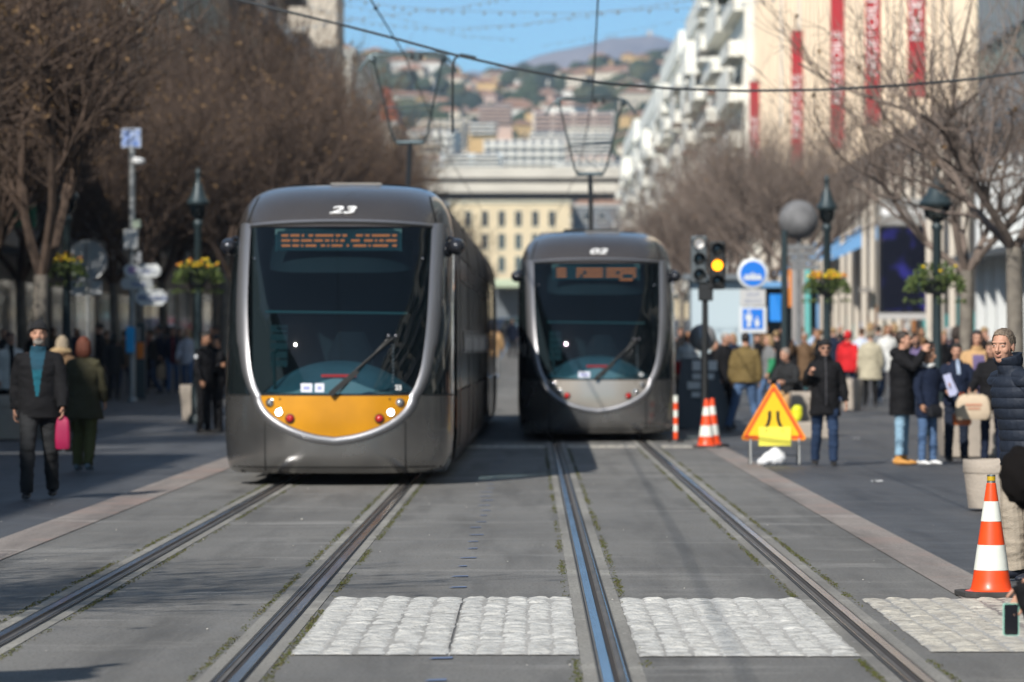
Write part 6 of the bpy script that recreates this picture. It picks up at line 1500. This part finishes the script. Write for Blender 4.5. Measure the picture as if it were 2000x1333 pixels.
o, J, s = person(1908, 60, 1.80, 5, 'woman in a camel coat over a purple jumper looking between the suit and the tote', 'BAGS', -.1, .1, 'long', (.03, .02, .02), CAM, BLK, SHB, jk=dict(L=.3, loose=1.2), group=GRt, paint=((PUR,), lambda c, J: 1 if abs(c.x) < .09 and c.y < 0 and c.z < J['pel'].z+.46 else 0))
person(1700, 91, 1.70, 178, 'person in a long beige coat seen from behind, right of the red hood', 'STAND', 0, 0, 'short', (.22, .18, .13), BGE, BLK, SHB, jk=dict(L=.32, loose=1.3, flare=.04), group=GRt)
person(1656, 92, 1.72, 160, 'person in a bright red hooded jacket in the right crowd', 'WALK', 0, 0, 'hood', (.55, .02, .025), REDC, JED, SHB, jk=dict(L=.12, loose=1.15, hood=1), group=GRt)
person(1683, 98, 1.74, 175, 'person in a white top between the red hood and the beige coat', 'STAND', 0, 0, 'short', (.08, .04, .02), cloth('cloth_paleblue', (.50, .55, .66)), BLK, SHB, group=GRt)
person(1456, 73, 1.80, 172, 'man in a khaki jacket and blue jeans with legs apart, behind the warning triangle', 'STRIDE', 0, .0, 'short', (.02, .015, .01), KHA, JEA, SHB, jk=dict(L=.08, loose=1.22, collar=.03), tr=dict(f=1.1), group=GRt)
person(1416, 75.5, 1.76, 40, 'grey-haired man in black at the left of the khaki jacket', 'READ', .2, 0, 'receding', (.38, .36, .34), BLK, BLK, SHB, jk=dict(L=.14, loose=1.15), group=GRt)
person(1396, 79, 1.62, 20, 'small older woman in black beside the traffic light pole', 'STAND', 0, 0, 'bob', (.40, .33, .25), BLK, DGR, SHB, jk=dict(L=.22, loose=1.15), group=GRt)
o, J, s = person(1545, 70.2, 1.76, -35, 'man in dark grey and brown trousers sitting on the edge of a concrete planter', 'SIT', -.3, .3, 'receding', (.25, .2, .17), DGR, CAM, SHBR, jk=dict(L=.06, loose=1.12), group=GRt, lift=.14)
b = MB(); b.ell((0, 0, .14), (.10, .09, .15), 16, 12)
for i, v in enumerate(b.v): v = V(v); n = noise.noise(v*18)*.03; b.v[i] = (v.x+n, v.y+n, max(0, v.z+n))
q = b.build('plastic_bag', mat('plastic_yellow', (.72, .72, .03), .4), smooth=180, label='bright yellow plastic bag standing beside the seated man', cat='bag'); q.location = (X(1556, 68.4), 68.4, g(68)+.28)
b = MB(); b.box(-.5, .55, -.25, .25, 0, .28); q = b.build('bench_block', M_cpot, bevel=.02, label='low concrete block beneath the yellow plastic bag', cat='block'); q.location = (X(1556, 68.4), 68.5, g(68))
person(1344, 82, 1.74, 150, 'person in a white top and jeans beside the striped post, half behind the right tram', 'STAND', 0, 0, 'short', (.25, .12, .06), WHC, JEA, SHB, jk=dict(L=.1), group=GRt, paint=((REDC,), lambda c, J: 1 if c.z < J['pel'].z+.22 else 0))
person(1502, 84, 1.70, -60, 'person in a grey and green jacket and jeans right of the khaki jacket', 'WALK', 0, 0, 'bob', (.3, .2, .1), GRE, JEA, SHG, jk=dict(L=.12), group=GRt, paint=((GRN,), lambda c, J: 1 if abs(c.x) > .12 and c.z < J['pel'].z+.3 else 0))
person(1530, 88, 1.86, 0, 'man in black under a dark cap right of the square blue sign', 'STAND', 0, 0, 'hat', (.02, .02, .02), BLK, JEA, SHB, jk=dict(L=.1), group=GRt)
bk = [(1330, 100), (1362, 108), (1432, 92), (1445, 110), (1478, 96), (1492, 112), (1516, 104), (1562, 100), (1586, 112), (1600, 94), (1628, 106), (1640, 118), (1716, 104), (1733, 96), (1747, 112), (1772, 90), (1786, 100), (1803, 84), (1842, 80), (1853, 96), (1868, 88), (1886, 104), (1922, 86), (1948, 96), (1960, 80), (1800, 110), (1700, 115), (1572, 88)]
ct = [BLK, DGR, NAV, GRE, BLK, BRN, WHC, LBL, CAM, BLK, NAV, DGR, GRE, WHC, BLK, DGR, BLK, PUR, BLK, NAV, BLK, BGE, BLK, NAV, DGR, BLK, GRE, BRN]
cn = 'black,dark grey,navy,grey,black,brown,white,pale blue,camel,black,navy,dark grey,grey,white,black,dark grey,black,purple,black,navy,black,beige,black,navy,dark grey,black,grey,brown'.split(',')
rf_ = ['just right of the striped post', 'behind the traffic mirror', 'above the khaki jacket, left', 'far behind the khaki jacket', 'right of the khaki jacket, nearer', 'right of the khaki jacket, far back', 'under the bright blue banner', 'right of the seated man', 'under the teal column', 'left behind the man in sunglasses', 'right behind the man in sunglasses', 'left of the red hood, far back', 'right of the beige coat, farther', 'right of the beige coat, nearer', 'behind the man in tan boots, farther', 'beside the raised hands of the man in tan boots', 'between tan boots and white trainers, farther', 'between tan boots and white trainers, nearer',
       'left behind the navy suit, nearer', 'left behind the navy suit, farther', 'directly behind the navy suit', 'left of the camel coat, far back', 'right of the camel coat', 'behind the tote bag, far back', 'behind the quilted jacket, nearer', 'under the advertising screen, far back', 'behind the beige coat, far back', 'left of the seated man\'s back']
for i, (px, y) in enumerate(bk):
    person(px, y, rnd.uniform(1.62, 1.85), rnd.choice((0, 15, -25, 90, -90, 180, 160, 30)), '%s-clad passer-by %s' % (cn[i], rf_[i]), ('STAND', 'WALK', 'PHONE', 'WALK2', 'READ')[i % 5], 0, 0, ('short', 'long', 'bob', 'short', 'hat', 'receding')[i % 6], ((.03, .02, .015), (.16, .08, .03), (.30, .20, .10), (.3, .29, .28))[i % 4], ct[i], (BLK, JED, JEA, DGR)[i % 4], (SHB, SHW, SHG)[i % 3], jk=dict(L=(.12, .26)[i % 2]), group='background crowd on the right', vox=.022, skin=(M_skin, M_skin2)[i % 2])
# ---- man in the quilted jacket (sharp, close)
QUI = dict(STAND, tL=(.03, .02, -1), tR=(-.03, -.10, -1), sR=(-.03, .12, -1), uL=(.16, .55, -1), fL=(.10, .40, -1), uR=(-.14, .65, -1), fR=(-.04, .55, -1), lean=.24)
M_quilt = mat('quilted_navy', (.012, .018, .032), .68, var=.10, scale=14, bump=.2, bscale=45, spec=.35)
o, J, s = person(2003, 26.9, 1.695, -62, 'grey-haired man in a quilted navy jacket and beige chinos at the right edge', 'QUI', .55, .10, 'receding', (.17, .13, .095), M_quilt, CHI, mat('shoe_navy', (.015, .018, .03), .5), jk=dict(L=.15, loose=1.10, puff=.011, collar=.075), tr=dict(f=1.25), group=GRt, vox=.0042)
# ---- crouching person with a phone at the edge
CRO = dict(STAND, tL=(.25, -1, .15), sL=(.05, .45, -1), tR=(-.25, -1, .15), sR=(-.05, .45, -1), uL=(0, .35, -.9), fL=(.0, -.93, -.32), uR=(-.1, .4, -.9), fR=(-.1, .0, -1), lean=.62, hL=(.0, -.50, -.86), pL=(1, 0, .1), hR=(0, 0, -1), pR=(1, 0, 0), c=.25)
o, J, s = person(0, 18.6, 1.72, -100, 'crouching person in black at the right edge, reaching down with a phone', 'CRO', -1.2, .2, 'short', (.010, .009, .009), BLK, BLK, SHB, jk=dict(L=.02, loose=1.1, collar=.02), group=GRt, vox=.0062, x=2.73)
w_ = world(o, J['wrL'])
b = MB(); H = headrot(J); b.ell(J['head']+H @ V((0, .03, .0)), (.12, .13, .15), 30, 22)
for i, v in enumerate(b.v): v = V(v); d = (v-J['head']).normalized(); n = noise.noise(v*26)*.020+noise.noise(v*70)*.012; b.v[i] = tuple(v+d*n)
b.build('fur_hat', mat('black_fur', (.008, .007, .007), 1.0, spec=.1), o, smooth=180)
b = MB(); b.tube([w_+V((.10*math.sin(0), 0, 0))+V((.006*math.cos(t*.7854)-.008, .034*math.cos(t*.7854), .034*math.sin(t*.7854))) for t in range(9)], .009, 8)
b.v = [tuple(V(v)-w_+V((.02, 0, .01))) for v in b.v]; q = b.build('bracelet', mat('bracelet_yellow', (.40, .33, .03), .4, var=.9, scale=60, col2=(.02, .02, .02)), smooth=60, label='yellow and black bracelet on the wrist of the hand holding the phone', cat='bracelet'); q.location = w_
e = empty('phone', (X(1974, 18.5), w_.y-.012, Z(1210, 18.5)), R(3), label='smartphone in a mint green case held low at the right edge', cat='phone')
def rrect(w, h, r, y0, y1):
    P = []
    for (cx, cz, a0) in ((w-r, h-r, 0), (-w+r, h-r, 90), (-w+r, -h+r, 180), (w-r, -h+r, 270)):
        for t in range(5): a = R(a0+22.5*t); P.append((cx+r*math.cos(a), cz+r*math.sin(a)))
    return MB().prism(P, y0, y1)
rrect(.0375, .0755, .010, -.005, .006).build('case', mat('mint_case', (.30, .62, .50), .5), e, smooth=40)
rrect(.0335, .0715, .008, -.0065, -.0052).build('screen', mat('phone_screen', (.004, .004, .006), .08, coat=1), e)
b = MB(); b.ell((.004, -.0235, .040), (.0065, .003, .009), 10, 6); q = b.build('screen_glint', M_decal, e); bpy.data.objects.remove(q)
open('/tmp/dbg.txt', 'w').write(repr([tuple(round(c, 3) for c in world(o, J[k])) for k in ('wrL', 'elL', 'shL', 'head', 'pel')])+repr(e.location))
